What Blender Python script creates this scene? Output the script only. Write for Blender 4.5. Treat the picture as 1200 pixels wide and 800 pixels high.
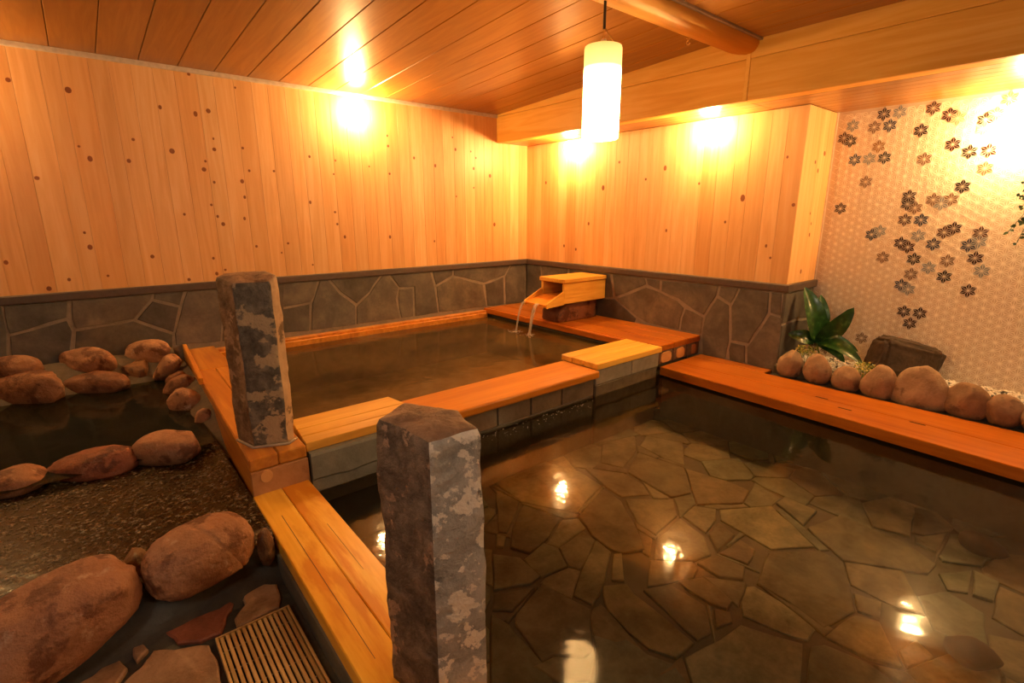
import bpy, bmesh, math, random
import numpy as np
from mathutils import Vector, Matrix, noise

for _o in list(bpy.data.objects):
    bpy.data.objects.remove(_o, do_unlink=True)
SC = bpy.context.scene
COL = SC.collection
random.seed(7)
ZO = 1.14          # everything below is laid out around the lens; at the end the scene is lifted so that the floor is z = 0

# ------------------------------------------------------------------ camera
F_PX = 599.0
PITCH = math.atan(149 / 599.0)
AZ = math.radians(50.35)
_F = np.array([math.cos(AZ), math.sin(AZ), 0.0])
_R = np.array([math.sin(AZ), -math.cos(AZ), 0.0])
_U = np.array([0.0, 0.0, 1.0])
FW = _F * math.cos(PITCH) - _U * math.sin(PITCH)
UP = _F * math.sin(PITCH) + _U * math.cos(PITCH)
cam_data = bpy.data.cameras.new('camera')
cam_data.sensor_width = 36.0
cam_data.lens = F_PX / 1200 * 36.0
cam_data.clip_start = 0.02
cam = bpy.data.objects.new('camera', cam_data)
COL.objects.link(cam)
cam.matrix_world = Matrix(((_R[0], UP[0], -FW[0], 0), (_R[1], UP[1], -FW[1], 0), (_R[2], UP[2], -FW[2], 0), (0, 0, 0, 1)))
SC.camera = cam

# ------------------------------------------------------------------ world, exposure
world = bpy.data.worlds.new('world')
SC.world = world
world.use_nodes = True
world.node_tree.nodes['Background'].inputs[0].default_value = (1.0, 0.62, 0.33, 1)
world.node_tree.nodes['Background'].inputs[1].default_value = 0.006
SC.view_settings.view_transform = 'Standard'
SC.view_settings.look = 'None'
SC.view_settings.gamma = 1.0
SC.view_settings.use_curve_mapping = False
SC.view_settings.exposure = 0.5
SC.cycles.use_denoising = True
SC.cycles.max_bounces = 8
SC.cycles.transparent_max_bounces = 12
SC.cycles.sample_clamp_indirect = 6.0
SC.cycles.caustics_reflective = False
SC.cycles.caustics_refractive = False

WARM = (1.0, 0.60, 0.24)
WALL_LAMP = 370.0      # emission of the small wall lamps
PENDANT = 26.0
FILL_LAMP = 19.0       # unseen fill lamps, added behind and beside the camera


# ------------------------------------------------------------------ picture helpers (turn a point of the photograph into a place on a plane)
def ray(x, y):
    return (x - 600) * _R + (400 - y) * UP + F_PX * FW
def onz(x, y, z):
    d = ray(x, y); return Vector(d * (z / d[2]))
def onx(x, y, X):
    d = ray(x, y); return Vector(d * (X / d[0]))
def ony(x, y, Y):
    d = ray(x, y); return Vector(d * (Y / d[1]))
def depth(p):
    return float(np.dot(np.array(p), FW))


# ------------------------------------------------------------------ materials
def new_mat(name):
    m = bpy.data.materials.new(name); m.use_nodes = True
    nt = m.node_tree; nt.nodes.clear()
    out = nt.nodes.new('ShaderNodeOutputMaterial')
    return m, nt, out
def N(nt, kind, **kw):
    n = nt.nodes.new(kind)
    for k, v in kw.items():
        if k in ('operation', 'blend_type', 'data_type', 'feature', 'distance', 'wave_type', 'bands_direction', 'noise_dimensions', 'voronoi_dimensions', 'interpolation_type', 'use_clamp'):
            setattr(n, k, v)
        else:
            n.inputs[k].default_value = v
    return n
def L(nt, a, b): nt.links.new(a, b)
def ramp(nt, fac, stops):
    r = nt.nodes.new('ShaderNodeValToRGB'); e = r.color_ramp.elements
    while len(e) > 1: e.remove(e[-1])
    e[0].position, e[0].color = stops[0][0], (*stops[0][1], 1)
    for p, c in stops[1:]:
        k = e.new(p); k.color = (*c, 1)
    L(nt, fac, r.inputs[0]); return r.outputs[0]
def mixc(nt, fac, a, b, blend='MIX'):
    n = nt.nodes.new('ShaderNodeMix'); n.data_type = 'RGBA'; n.blend_type = blend
    for s, v in ((0, fac), (6, a), (7, b)):
        if hasattr(v, 'is_linked'): L(nt, v, n.inputs[s])
        elif s == 0: n.inputs[0].default_value = v
        else: n.inputs[s].default_value = (*v, 1)
    return n.outputs[2]
def obj_coords(nt, scale=(1, 1, 1), rand=True):
    tc = nt.nodes.new('ShaderNodeTexCoord')
    v = tc.outputs['Object']
    if rand:
        oi = nt.nodes.new('ShaderNodeObjectInfo')
        mu = N(nt, 'ShaderNodeVectorMath', operation='SCALE'); mu.inputs[3].default_value = 1.0
        cb = nt.nodes.new('ShaderNodeCombineXYZ')
        m1 = N(nt, 'ShaderNodeMath', operation='MULTIPLY'); m1.inputs[1].default_value = 37.0
        m2 = N(nt, 'ShaderNodeMath', operation='MULTIPLY'); m2.inputs[1].default_value = 91.0
        L(nt, oi.outputs['Random'], m1.inputs[0]); L(nt, oi.outputs['Random'], m2.inputs[0])
        L(nt, m1.outputs[0], cb.inputs[0]); L(nt, m2.outputs[0], cb.inputs[1]); L(nt, m1.outputs[0], cb.inputs[2])
        ad = N(nt, 'ShaderNodeVectorMath', operation='ADD')
        L(nt, v, ad.inputs[0]); L(nt, cb.outputs[0], ad.inputs[1]); v = ad.outputs[0]
    mp = nt.nodes.new('ShaderNodeMapping'); mp.inputs['Scale'].default_value = scale
    L(nt, v, mp.inputs[0])
    return mp.outputs[0]
def tint(nt, col):
    oi = nt.nodes.new('ShaderNodeObjectInfo')
    return mixc(nt, 1.0, col, oi.outputs['Color'], 'MULTIPLY')
def bump(nt, h, strength, dist=0.01):
    b = nt.nodes.new('ShaderNodeBump'); b.inputs['Strength'].default_value = strength; b.inputs['Distance'].default_value = dist
    L(nt, h, b.inputs['Height']); return b.outputs[0]
def bsdf(nt, out, col, rough=0.5, normal=None, coat=0.0, spec=0.5, coat_rough=0.1):
    b = nt.nodes.new('ShaderNodeBsdfPrincipled')
    if hasattr(col, 'is_linked'): L(nt, col, b.inputs['Base Color'])
    else: b.inputs['Base Color'].default_value = (*col, 1)
    if hasattr(rough, 'is_linked'): L(nt, rough, b.inputs['Roughness'])
    else: b.inputs['Roughness'].default_value = rough
    b.inputs['Coat Weight'].default_value = coat; b.inputs['Coat Roughness'].default_value = coat_rough
    b.inputs['Specular IOR Level'].default_value = spec
    if normal: L(nt, normal, b.inputs['Normal'])
    L(nt, b.outputs[0], out.inputs[0]); return b

def wood(name, c_dark, c_mid, c_light, axis='z', rough=0.4, coat=0.0, streak=None, coat_rough=0.15, bumpk=0.15, fine=.35, sthr=(.5, .72), spec=.5):
    m, nt, out = new_mat(name)
    s = {'x': (.06, 1, 1), 'y': (1, .06, 1), 'z': (1, 1, .06)}[axis]
    v = obj_coords(nt, s)
    n1 = N(nt, 'ShaderNodeTexNoise', Scale=22.0, Detail=5.0, Roughness=0.55, Distortion=1.2); L(nt, v, n1.inputs['Vector'])
    n2 = N(nt, 'ShaderNodeTexNoise', Scale=170.0, Detail=3.0, Roughness=0.6); L(nt, v, n2.inputs['Vector'])
    n3 = N(nt, 'ShaderNodeTexNoise', Scale=5.0, Detail=2.0); L(nt, v, n3.inputs['Vector'])
    a = N(nt, 'ShaderNodeMath', operation='MULTIPLY_ADD'); a.inputs[1].default_value = fine
    L(nt, n2.outputs[0], a.inputs[0]); L(nt, n1.outputs[0], a.inputs[2])
    b2 = N(nt, 'ShaderNodeMath', operation='MULTIPLY_ADD'); b2.inputs[1].default_value = 0.5
    L(nt, n3.outputs[0], b2.inputs[0]); L(nt, a.outputs[0], b2.inputs[2])
    col = ramp(nt, b2.outputs[0], [(.5 + fine * .4, c_dark), (.75 + fine * .5, c_mid), (min(1, .95 + fine * .5), c_light)])
    if streak:
        v2 = obj_coords(nt, {'x': (.35, 2.2, 2), 'y': (2.2, .35, 2), 'z': (2, 2, .3)}[axis])
        n4 = N(nt, 'ShaderNodeTexNoise', Scale=5.0, Detail=6.0, Roughness=0.6, Distortion=0.4); L(nt, v2, n4.inputs['Vector'])
        f = ramp(nt, n4.outputs[0], [(sthr[0], (0, 0, 0)), (sthr[1], (1, 1, 1))])
        col = mixc(nt, f, col, streak)
    col = tint(nt, col)
    bsdf(nt, out, col, rough, bump(nt, n2.outputs[0], bumpk, 0.002), coat, spec, coat_rough)
    return m

def stone(name, stops, scale=6.0, rough=0.7, bumpk=0.5, patches=None, coat=0.0, fine=60.0, rand=True, dist=0.01):
    m, nt, out = new_mat(name)
    v = obj_coords(nt, rand=rand)
    n1 = N(nt, 'ShaderNodeTexNoise', Scale=scale, Detail=8.0, Roughness=0.62, Distortion=0.3); L(nt, v, n1.inputs['Vector'])
    n2 = N(nt, 'ShaderNodeTexNoise', Scale=fine, Detail=4.0, Roughness=0.7); L(nt, v, n2.inputs['Vector'])
    a = N(nt, 'ShaderNodeMath', operation='MULTIPLY_ADD'); a.inputs[1].default_value = 0.25
    L(nt, n2.outputs[0], a.inputs[0]); L(nt, n1.outputs[0], a.inputs[2])
    col = ramp(nt, a.outputs[0], stops)
    if patches:
        for (pc, psc, lo, hi, seed) in patches:
            mp = nt.nodes.new('ShaderNodeMapping'); mp.inputs['Location'].default_value = (seed, seed * 1.7, seed * .3); L(nt, v, mp.inputs[0])
            n4 = N(nt, 'ShaderNodeTexNoise', Scale=psc, Detail=7.0, Roughness=0.6); L(nt, mp.outputs[0], n4.inputs['Vector'])
            f = ramp(nt, n4.outputs[0], [(lo, (0, 0, 0)), (hi, (1, 1, 1))])
            col = mixc(nt, f, col, pc)
    col = tint(nt, col)
    bsdf(nt, out, col, rough, bump(nt, a.outputs[0], bumpk, dist), coat)
    return m

def plain(name, c, rough=0.5, coat=0.0, metal=0.0):
    m, nt, out = new_mat(name)
    v = obj_coords(nt)
    n1 = N(nt, 'ShaderNodeTexNoise', Scale=40.0, Detail=3.0); L(nt, v, n1.inputs['Vector'])
    col = ramp(nt, n1.outputs[0], [(0.3, tuple(k * .85 for k in c)), (0.7, tuple(min(1, k * 1.1) for k in c))])
    b = bsdf(nt, out, tint(nt, col), rough, None, coat)
    b.inputs['Metallic'].default_value = metal
    return m

def emit(name, c, s):
    m, nt, out = new_mat(name)
    e = nt.nodes.new('ShaderNodeEmission'); e.inputs[0].default_value = (*c, 1); e.inputs[1].default_value = s
    L(nt, e.outputs[0], out.inputs[0]); return m

def water(name, clear, murk_col, murk, ripple=0.12, scale=5.0, blur=.05):
    """clear water seen from above: a Fresnel mirror over a tinted see-through layer with some suspended murk"""
    m, nt, out = new_mat(name)
    tc = nt.nodes.new('ShaderNodeTexCoord')
    n1 = N(nt, 'ShaderNodeTexNoise', Scale=scale, Detail=3.0, Roughness=0.5, Distortion=0.6); L(nt, tc.outputs['Object'], n1.inputs['Vector'])
    nrm = bump(nt, n1.outputs[0], ripple, 0.02)
    tr = nt.nodes.new('ShaderNodeBsdfTransparent'); tr.inputs[0].default_value = (*clear, 1)
    df = nt.nodes.new('ShaderNodeBsdfDiffuse')
    n2 = N(nt, 'ShaderNodeTexNoise', Scale=2.2, Detail=4.0, Distortion=0.8); L(nt, tc.outputs['Object'], n2.inputs['Vector'])
    L(nt, ramp(nt, n2.outputs[0], [(0.35, tuple(k * .6 for k in murk_col)), (0.65, tuple(k * 1.3 for k in murk_col))]), df.inputs[0])
    mx = nt.nodes.new('ShaderNodeMixShader'); mx.inputs[0].default_value = murk
    L(nt, tr.outputs[0], mx.inputs[1]); L(nt, df.outputs[0], mx.inputs[2])
    gl = nt.nodes.new('ShaderNodeBsdfGlossy'); gl.inputs['Roughness'].default_value = blur; L(nt, nrm, gl.inputs['Normal'])
    fr = nt.nodes.new('ShaderNodeFresnel'); fr.inputs[0].default_value = 1.33; L(nt, nrm, fr.inputs['Normal'])
    m2 = nt.nodes.new('ShaderNodeMixShader'); L(nt, fr.outputs[0], m2.inputs[0]); L(nt, mx.outputs[0], m2.inputs[1]); L(nt, gl.outputs[0], m2.inputs[2])
    L(nt, m2.outputs[0], out.inputs[0]); return m

M = {}
M['pine'] = wood('pine_boards', (.70, .375, .14), (.79, .465, .195), (.83, .53, .25), 'z', .40, bumpk=.04, fine=.18)
M['knot'] = plain('pine_knot', (.27, .085, .022), .5)
M['ceiling'] = wood('ceiling_boards', (.27, .092, .010), (.33, .128, .016), (.38, .16, .026), 'y', .36, spec=.3, coat=.4, coat_rough=.15, bumpk=.02, fine=.18)
M['beam_y'] = wood('beam_boards', (.62, .29, .045), (.70, .35, .062), (.75, .40, .09), 'y', .42, bumpk=.03, fine=.15, spec=.2)
M['beam_x'] = wood('cross_beam_wood', (.70, .35, .07), (.78, .42, .09), (.82, .47, .12), 'x', .6, bumpk=.03, fine=.15, spec=.2)
M['deck_dry_x'] = wood('dry_plank_x', (.66, .33, .05), (.78, .44, .075), (.84, .52, .11), 'x', .34, spec=.25, coat=.12, streak=(.60, .28, .04), fine=.15, bumpk=.05)
M['deck_dry_y'] = wood('dry_plank_y', (.72, .36, .03), (.82, .46, .055), (.88, .57, .10), 'y', .3, coat=.2, streak=(.64, .26, .02), fine=.12, bumpk=.04, sthr=(.46, .58), spec=.25)
M['deck_wet_x'] = wood('wet_plank_x', (.44, .125, .012), (.54, .175, .018), (.60, .21, .03), 'x', .3, spec=.25, coat=.2, coat_rough=.12, streak=(.46, .13, .018), fine=.1, bumpk=.03)
M['deck_wet_y'] = wood('wet_plank_y', (.36, .095, .008), (.46, .135, .012), (.52, .165, .018), 'y', .3, spec=.25, coat=.16, coat_rough=.12, streak=(.32, .075, .013), fine=.12, bumpk=.03)
M['timber'] = wood('old_timber_y', (.44, .165, .022), (.54, .23, .035), (.62, .30, .055), 'y', .35, spec=.3, coat=.2, streak=(.34, .12, .03), fine=.15, bumpk=.06)
M['endgrain'] = stone('end_grain', [(.35, (.22, .1, .04)), (.55, (.40, .2, .08)), (.8, (.5, .27, .12))], 9, .5, .3)
M['endpale'] = stone('pale_end_grain', [(.35, (.52, .26, .09)), (.8, (.66, .38, .15))], 14, .5, .2)
M['bark'] = stone('dark_bark', [(.35, (.05, .03, .02)), (.8, (.16, .09, .05))], 20, .7, .6)
M['slate'] = stone('slate_pieces', [(.35, (.055, .052, .048)), (.6, (.12, .112, .10)), (.9, (.24, .215, .175))], 6, .58, .3, fine=45)
M['mortar'] = stone('mortar', [(.3, (.16, .14, .115)), (.8, (.30, .26, .21))], 14, .85, .4)
M['mortar_dark'] = stone('dark_mortar', [(.35, (.016, .016, .014)), (.75, (.055, .05, .04))], 9, .45, .5)
M['floor_stone'] = stone('floor_stone', [(.36, (.13, .085, .05)), (.56, (.25, .17, .10)), (.8, (.40, .29, .19))], 9, .6, .7, fine=60, dist=.015)
M['mortar_pool'] = stone('pool_mortar', [(.3, (.05, .05, .04)), (.8, (.11, .105, .085))], 9, .7, .4)
M['bed'] = stone('bank_mortar', [(.3, (.045, .035, .025)), (.8, (.13, .10, .07))], 12, .8, .5)
M['paving'] = stone('paving_stone', [(.38, (.07, .078, .062)), (.58, (.16, .168, .135)), (.8, (.28, .285, .23))], 7, .6, .6, fine=55)
M['boulder'] = stone('boulder', [(.32, (.12, .058, .033)), (.5, (.25, .125, .07)), (.68, (.35, .19, .11)), (.95, (.46, .29, .19))], 7, .55, 1.0,
                     patches=[((.14, .058, .03), 11, .53, .60, 3), ((.44, .33, .25), 16, .62, .7, 8)], fine=90, dist=.02)
M['river'] = stone('river_stone', [(.3, (.12, .08, .05)), (.55, (.23, .16, .10)), (.9, (.38, .28, .19))], 10, .7, .7, fine=80, patches=[((.14, .09, .06), 14, .58, .66, 4)])
M['darkrock'] = stone('dark_rock', [(.3, (.025, .017, .012)), (.8, (.10, .066, .042))], 12, .75, .8)
M['col_brown'] = stone('pillar_brown', [(.4, (.07, .042, .025)), (.58, (.18, .108, .062)), (.8, (.36, .24, .15))], 12, .75, 1.0, dist=.02,
                       patches=[((.42, .29, .19), 11, .57, .60, 11)])
M['col_dark'] = stone('pillar_dark', [(.4, (.035, .033, .03)), (.6, (.11, .10, .085)), (.8, (.24, .215, .175))], 18, .7, 1.0, dist=.015,
                      patches=[((.44, .35, .23), 8.5, .535, .56, 5)])
M['col_beige'] = stone('pillar_beige', [(.3, (.28, .2, .13)), (.8, (.50, .38, .26))], 12, .75, .5, patches=[((.12, .09, .06), 9, .55, .6, 2)])
M['col_purple'] = stone('pillar_purple_brown', [(.4, (.045, .032, .026)), (.6, (.14, .10, .078)), (.78, (.27, .20, .155))], 18, .7, 1.0, dist=.02, fine=90,
                        patches=[((.42, .28, .2), 10, .575, .60, 21)])
M['col_grey'] = stone('pillar_grey', [(.4, (.20, .20, .19)), (.6, (.36, .355, .335)), (.8, (.52, .51, .48))], 18, .7, 1.0, dist=.015, fine=90,
                      patches=[((.80, .76, .68), 14, .53, .55, 9), ((.74, .70, .63), 30, .60, .63, 4), ((.14, .13, .12), 13, .60, .64, 14)])
M['col_top'] = stone('pillar_top', [(.4, (.10, .058, .036)), (.6, (.27, .16, .095)), (.8, (.44, .29, .19))], 11, .7, 1.0, dist=.02)
M['pebble'] = stone('pebbles', [(.35, (.03, .02, .01)), (.6, (.07, .045, .02)), (.8, (.36, .28, .18))], 75, .3, .2, coat=.4, rand=False)
M['gravel'] = stone('white_gravel', [(.3, (.55, .50, .43)), (.8, (.82, .78, .70))], 30, .7, .2, rand=False)
M['block'] = stone('concrete_block', [(.3, (.17, .155, .13)), (.8, (.33, .31, .265))], 10, .7, .4)
M['block_wet'] = stone('wet_block', [(.3, (.05, .04, .03)), (.8, (.15, .115, .08))], 10, .45, .4, coat=.3)
M['pool_side'] = stone('pool_side', [(.3, (.06, .06, .05)), (.8, (.15, .14, .11))], 6, .6, .3)
M['cap'] = plain('dark_rail', (.085, .06, .05), .5)
M['trim'] = plain('pale_trim', (.62, .52, .42), .5)
M['metal'] = plain('grey_metal', (.42, .40, .38), .35, metal=.8)
M['plaster'] = plain('plaster', (.30, .19, .09), .8)
M['emboss'] = plain('emboss_lines', (.90, .82, .70), .35)
M['bamboo'] = wood('grate_slat', (.38, .22, .07), (.50, .31, .105), (.60, .39, .15), 'y', .45, bumpk=.05)
M['cord'] = plain('black_cord', (.015, .012, .01), .5)
M['brass'] = plain('brass_hook', (.75, .5, .2), .3, metal=1.0)
M['black'] = plain('black_void', (.006, .006, .006), .9)
M['foam'] = plain('foam', (.72, .62, .5), .25)
M['flower'] = plain('yellow_bud', (.72, .56, .12), .6)

def leaf_mat(name, c1, c2, vein):
    m, nt, out = new_mat(name)
    v = obj_coords(nt)
    n1 = N(nt, 'ShaderNodeTexNoise', Scale=30.0, Detail=4.0); L(nt, v, n1.inputs['Vector'])
    col = ramp(nt, n1.outputs[0], [(0.4, c1), (0.6, c2), (.74, vein)])
    bsdf(nt, out, tint(nt, col), .32, None, .2); return m
M['leaf'] = leaf_mat('broad_leaf', (.014, .06, .014), (.03, .105, .022), (.11, .21, .05))
M['leaf2'] = leaf_mat('small_leaf', (.012, .05, .015), (.03, .09, .02), (.08, .14, .04))
M['sprig'] = leaf_mat('sprig_leaf', (.12, .18, .03), (.25, .3, .06), (.55, .5, .15))

def wallpaper_mat():
    m, nt, out = new_mat('embossed_wall_panel')
    v = obj_coords(nt, rand=False)
    n1 = N(nt, 'ShaderNodeTexNoise', Scale=160.0, Detail=3.0); L(nt, v, n1.inputs['Vector'])
    col = ramp(nt, n1.outputs[0], [(0.3, (.68, .56, .43)), (0.7, (.76, .64, .5))])
    bsdf(nt, out, col, .5, bump(nt, n1.outputs[0], .25, .003)); return m
M['wallpaper'] = wallpaper_mat()

M['lamp'] = emit('wall_lamp_glow', (1.0, .60, .225), WALL_LAMP)
def shade_mat():
    m, nt, out = new_mat('lamp_shade_glow')
    tc = nt.nodes.new('ShaderNodeTexCoord')
    sp = nt.nodes.new('ShaderNodeSeparateXYZ'); L(nt, tc.outputs['Generated'], sp.inputs[0])
    st = ramp(nt, sp.outputs[2], [(0, (.6, .3, .1)), (.12, (1, .56, .2)), (.4, (1, .58, .22)), (.66, (1, .54, .18)), (.78, (.06, .035, .009)), (1, (.026, .015, .003))])
    e = nt.nodes.new('ShaderNodeEmission'); e.inputs[1].default_value = PENDANT; L(nt, st, e.inputs[0])
    d = nt.nodes.new('ShaderNodeBsdfDiffuse'); d.inputs[0].default_value = (.8, .74, .62, 1)
    a = nt.nodes.new('ShaderNodeAddShader'); L(nt, e.outputs[0], a.inputs[0]); L(nt, d.outputs[0], a.inputs[1])
    L(nt, a.outputs[0], out.inputs[0]); return m
M['shade'] = shade_mat()
M['bulb'] = emit('bulb_glow', (1.0, .7, .35), 60.0)
M['fill_glow'] = emit('fill_lamp_glow', (1.0, .84, .64), FILL_LAMP)  # paler glow for the added fill lamps out of view

M['water_low'] = water('lower_pool_water', (.90, .90, .80), (.055, .05, .03), .10, .16, 4.0, .07)
M['water_up'] = water('upper_pool_water', (.70, .56, .36), (.15, .095, .034), .46, .12, 5.0, .10)
M['water_rock'] = water('rock_pool_water', (.45, .50, .40), (.014, .017, .011), .55, .10, 5.0, .10)
M['water_film'] = water('film_water', (.9, .86, .75), (.03, .02, .01), .06, .12, 22.0, .22)
def stream_mat():
    m, nt, out = new_mat('falling_water')
    tr = nt.nodes.new('ShaderNodeBsdfTransparent')
    gl = nt.nodes.new('ShaderNodeBsdfPrincipled'); gl.inputs['Base Color'].default_value = (.75, .66, .55, 1); gl.inputs['Roughness'].default_value = .2
    mx = nt.nodes.new('ShaderNodeMixShader'); mx.inputs[0].default_value = .42
    L(nt, tr.outputs[0], mx.inputs[1]); L(nt, gl.outputs[0], mx.inputs[2]); L(nt, mx.outputs[0], out.inputs[0]); return m
M['stream'] = stream_mat()


# ------------------------------------------------------------------ object helpers
def tag(o, label=None, cat=None, group=None, kind=None):
    if label: o['label'] = label
    if cat: o['category'] = cat
    if group: o['group'] = group
    if kind: o['kind'] = kind
    return o
def empty(name, loc, label=None, cat=None, group=None, kind=None):
    o = bpy.data.objects.new(name, None); COL.objects.link(o)
    o.location = loc; o.empty_display_size = .05
    return tag(o, label, cat, group, kind)
def wloc(o):
    v = Vector((0, 0, 0))
    while o is not None:
        v += o.location; o = o.parent
    return v
def place(name, verts, faces, mats, parent=None, idx=None, smooth=False, color=None, base=True):
    """links one mesh; verts are in scene coordinates, the origin goes to the middle of the mesh's base"""
    a = np.array([tuple(v) for v in verts], dtype=float)
    lo, hi = a.min(0), a.max(0)
    org = np.array([(lo[0] + hi[0]) / 2, (lo[1] + hi[1]) / 2, lo[2]])
    me = bpy.data.meshes.new(name)
    me.from_pydata((a - org).tolist(), [], faces)
    for m in (mats if isinstance(mats, (list, tuple)) else [mats]): me.materials.append(m)
    if idx is not None: me.polygons.foreach_set('material_index', idx)
    if smooth: me.polygons.foreach_set('use_smooth', [True] * len(me.polygons))
    me.update()
    o = bpy.data.objects.new(name, me); COL.objects.link(o)
    if parent is not None:
        o.parent = parent; o.location = Vector(org) - wloc(parent)
    else:
        o.location = org
    if color: o.color = (*color, 1)
    return o

def chamfer_box(x0, x1, y0, y1, z0, z1, c=.004):
    """24-vertex box with chamfered edges"""
    bm = bmesh.new(); bmesh.ops.create_cube(bm, size=1)
    for v in bm.verts:
        v.co = Vector((x0 + (v.co.x + .5) * (x1 - x0), y0 + (v.co.y + .5) * (y1 - y0), z0 + (v.co.z + .5) * (z1 - z0)))
    if c: bmesh.ops.bevel(bm, geom=bm.edges[:], offset=c, segments=2 if c > .008 else 1, affect='EDGES', profile=.5)
    bm.verts.index_update()
    vs = [v.co.copy() for v in bm.verts]; fs = [[v.index for v in f.verts] for f in bm.faces]; bm.free()
    return vs, fs
def join(*parts):
    V, Fc = [], []
    for vs, fs in parts:
        n = len(V); V += list(vs); Fc += [[i + n for i in f] for f in fs]
    return V, Fc
def box(name, x0, x1, y0, y1, z0, z1, mat, parent=None, c=.004, color=None):
    vs, fs = chamfer_box(x0, x1, y0, y1, z0, z1, c)
    return place(name, vs, fs, mat, parent, color=color)
def quad_box(pts_top, thick, c=.0):
    """slab from four (or more) top points (counter-clockwise seen from above)"""
    n = len(pts_top)
    vs = [Vector(p) for p in pts_top] + [Vector(p) - Vector((0, 0, thick)) for p in pts_top]
    fs = [list(range(n)), list(range(2 * n - 1, n - 1, -1))] + [[i, i + n, (i + 1) % n + n, (i + 1) % n] for i in range(n)]
    return vs, fs
def area2(p):
    return sum(p[i][0] * p[(i + 1) % len(p)][1] - p[(i + 1) % len(p)][0] * p[i][1] for i in range(len(p))) / 2
def inset(poly, d):
    """shrinks a polygon towards its centre by about d on every side"""
    n = len(poly); out = []
    for i in range(n):
        p0, p1, p2 = Vector(poly[i - 1]), Vector(poly[i]), Vector(poly[(i + 1) % n])
        a = (p1 - p0); b = (p2 - p1)
        if a.length < 1e-6 or b.length < 1e-6: out.append(tuple(p1)); continue
        a.normalize(); b.normalize()
        na = Vector((-a.y, a.x)); nb = Vector((-b.y, b.x)); m = na + nb
        if m.length < .2: m = na
        m.normalize(); k = max(.45, m.dot(na))
        out.append(tuple(p1 + m * (d / k)))
    return out
def roughen(poly, step=.07, amp=.004, rnd=random):
    out = []
    n = len(poly)
    for i in range(n):
        a, b = Vector(poly[i]), Vector(poly[(i + 1) % n]); l = (b - a).length
        k = max(1, int(round(l / step)))
        for j in range(k):
            p = a.lerp(b, j / k)
            r = amp if j else amp * .5
            out.append((p.x + rnd.uniform(-r, r), p.y + rnd.uniform(-r, r)))
    return out
def slab_piece(poly, h0, h1, to3, bev=.005, gap=.004, step=.07, amp=.004, tilt=0.0):
    """a flat stone: its outline (u, v), from depth h0 to h1, with a rounded rim; to3 maps (u, v, h) to space"""
    if area2(poly) < 0: poly = poly[::-1]
    p = inset(poly, gap)
    p = roughen(p, step, amp)
    if area2(p) <= 0: p = poly
    q = inset(p, bev)
    n = len(p)
    cu = sum(k[0] for k in p) / n; cv = sum(k[1] for k in p) / n
    ta, tb = random.uniform(-tilt, tilt), random.uniform(-tilt, tilt)
    hh = lambda u, v: ta * (u - cu) + tb * (v - cv)
    vs = [to3(u, v, h0) for u, v in p] + [to3(u, v, h1 - bev * .7 + hh(u, v)) for u, v in p] + [to3(u, v, h1 + hh(u, v)) for u, v in q]
    fs = [[i, (i + 1) % n, n + (i + 1) % n, n + i] for i in range(n)] + [[n + i, n + (i + 1) % n, 2 * n + (i + 1) % n, 2 * n + i] for i in range(n)] + [[2 * n + i for i in range(n)]]
    return vs, fs
def clip_poly(poly, px, py, nx, ny):
    """keeps the part of poly where (q - p) . n <= 0"""
    out = []
    for i in range(len(poly)):
        a, b = poly[i], poly[(i + 1) % len(poly)]
        da = (a[0] - px) * nx + (a[1] - py) * ny; db = (b[0] - px) * nx + (b[1] - py) * ny
        if da <= 0: out.append(a)
        if (da < 0 < db) or (db < 0 < da):
            t = da / (da - db); out.append((a[0] + (b[0] - a[0]) * t, a[1] + (b[1] - a[1]) * t))
    return out
def in_poly(p, poly):
    c = False; n = len(poly)
    for i in range(n):
        a, b = poly[i], poly[i - 1]
        if (a[1] > p[1]) != (b[1] > p[1]) and p[0] < (b[0] - a[0]) * (p[1] - a[1]) / (b[1] - a[1]) + a[0]: c = not c
    return c
def fill_cells(bounds, traced, spacing, seed):
    """irregular cells that fill the rectangle around traced outlines"""
    rnd = random.Random(seed)
    x0, x1, y0, y1 = bounds
    tr = [t if area2(t) > 0 else t[::-1] for t in traced]
    seeds = []
    for _ in range(4000):
        p = (rnd.uniform(x0, x1), rnd.uniform(y0, y1))
        if any(in_poly(p, t) for t in traced): continue
        if any((p[0] - s[0]) ** 2 + (p[1] - s[1]) ** 2 < (spacing * rnd.uniform(.6, 1.1)) ** 2 for s in seeds): continue
        seeds.append(p)
    cells = []
    for s in seeds:
        poly = [(x0, y0), (x1, y0), (x1, y1), (x0, y1)]
        for q in seeds:
            d = (q[0] - s[0], q[1] - s[1])
            if q is s or abs(d[0]) + abs(d[1]) > spacing * 5: continue
            poly = clip_poly(poly, (s[0] + q[0]) / 2, (s[1] + q[1]) / 2, d[0], d[1])
            if len(poly) < 3: break
        for t in tr:
            if len(poly) < 3: break
            cx = sum(p[0] for p in poly) / len(poly); cy = sum(p[1] for p in poly) / len(poly)
            if min(math.hypot(p[0] - s[0], p[1] - s[1]) for p in t) > spacing * 3: continue
            best = None
            for i in range(len(t)):
                a, b = t[i], t[(i + 1) % len(t)]; l = math.hypot(b[0] - a[0], b[1] - a[1])
                if l < .01: continue
                n = ((b[1] - a[1]) / l, -(b[0] - a[0]) / l); k = (s[0] - a[0]) * n[0] + (s[1] - a[1]) * n[1]
                if best is None or k > best[0]: best = (k, a, n)
            if best and best[0] > 0: poly = clip_poly(poly, best[1][0], best[1][1], -best[2][0], -best[2][1])
        if len(poly) >= 3:
            # drop tiny edges
            pl = [p for i, p in enumerate(poly) if (Vector(p) - Vector(poly[i - 1])).length > .012]
            if len(pl) >= 3 and abs(area2(pl)) > .0012: cells.append(pl)
    return cells
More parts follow.
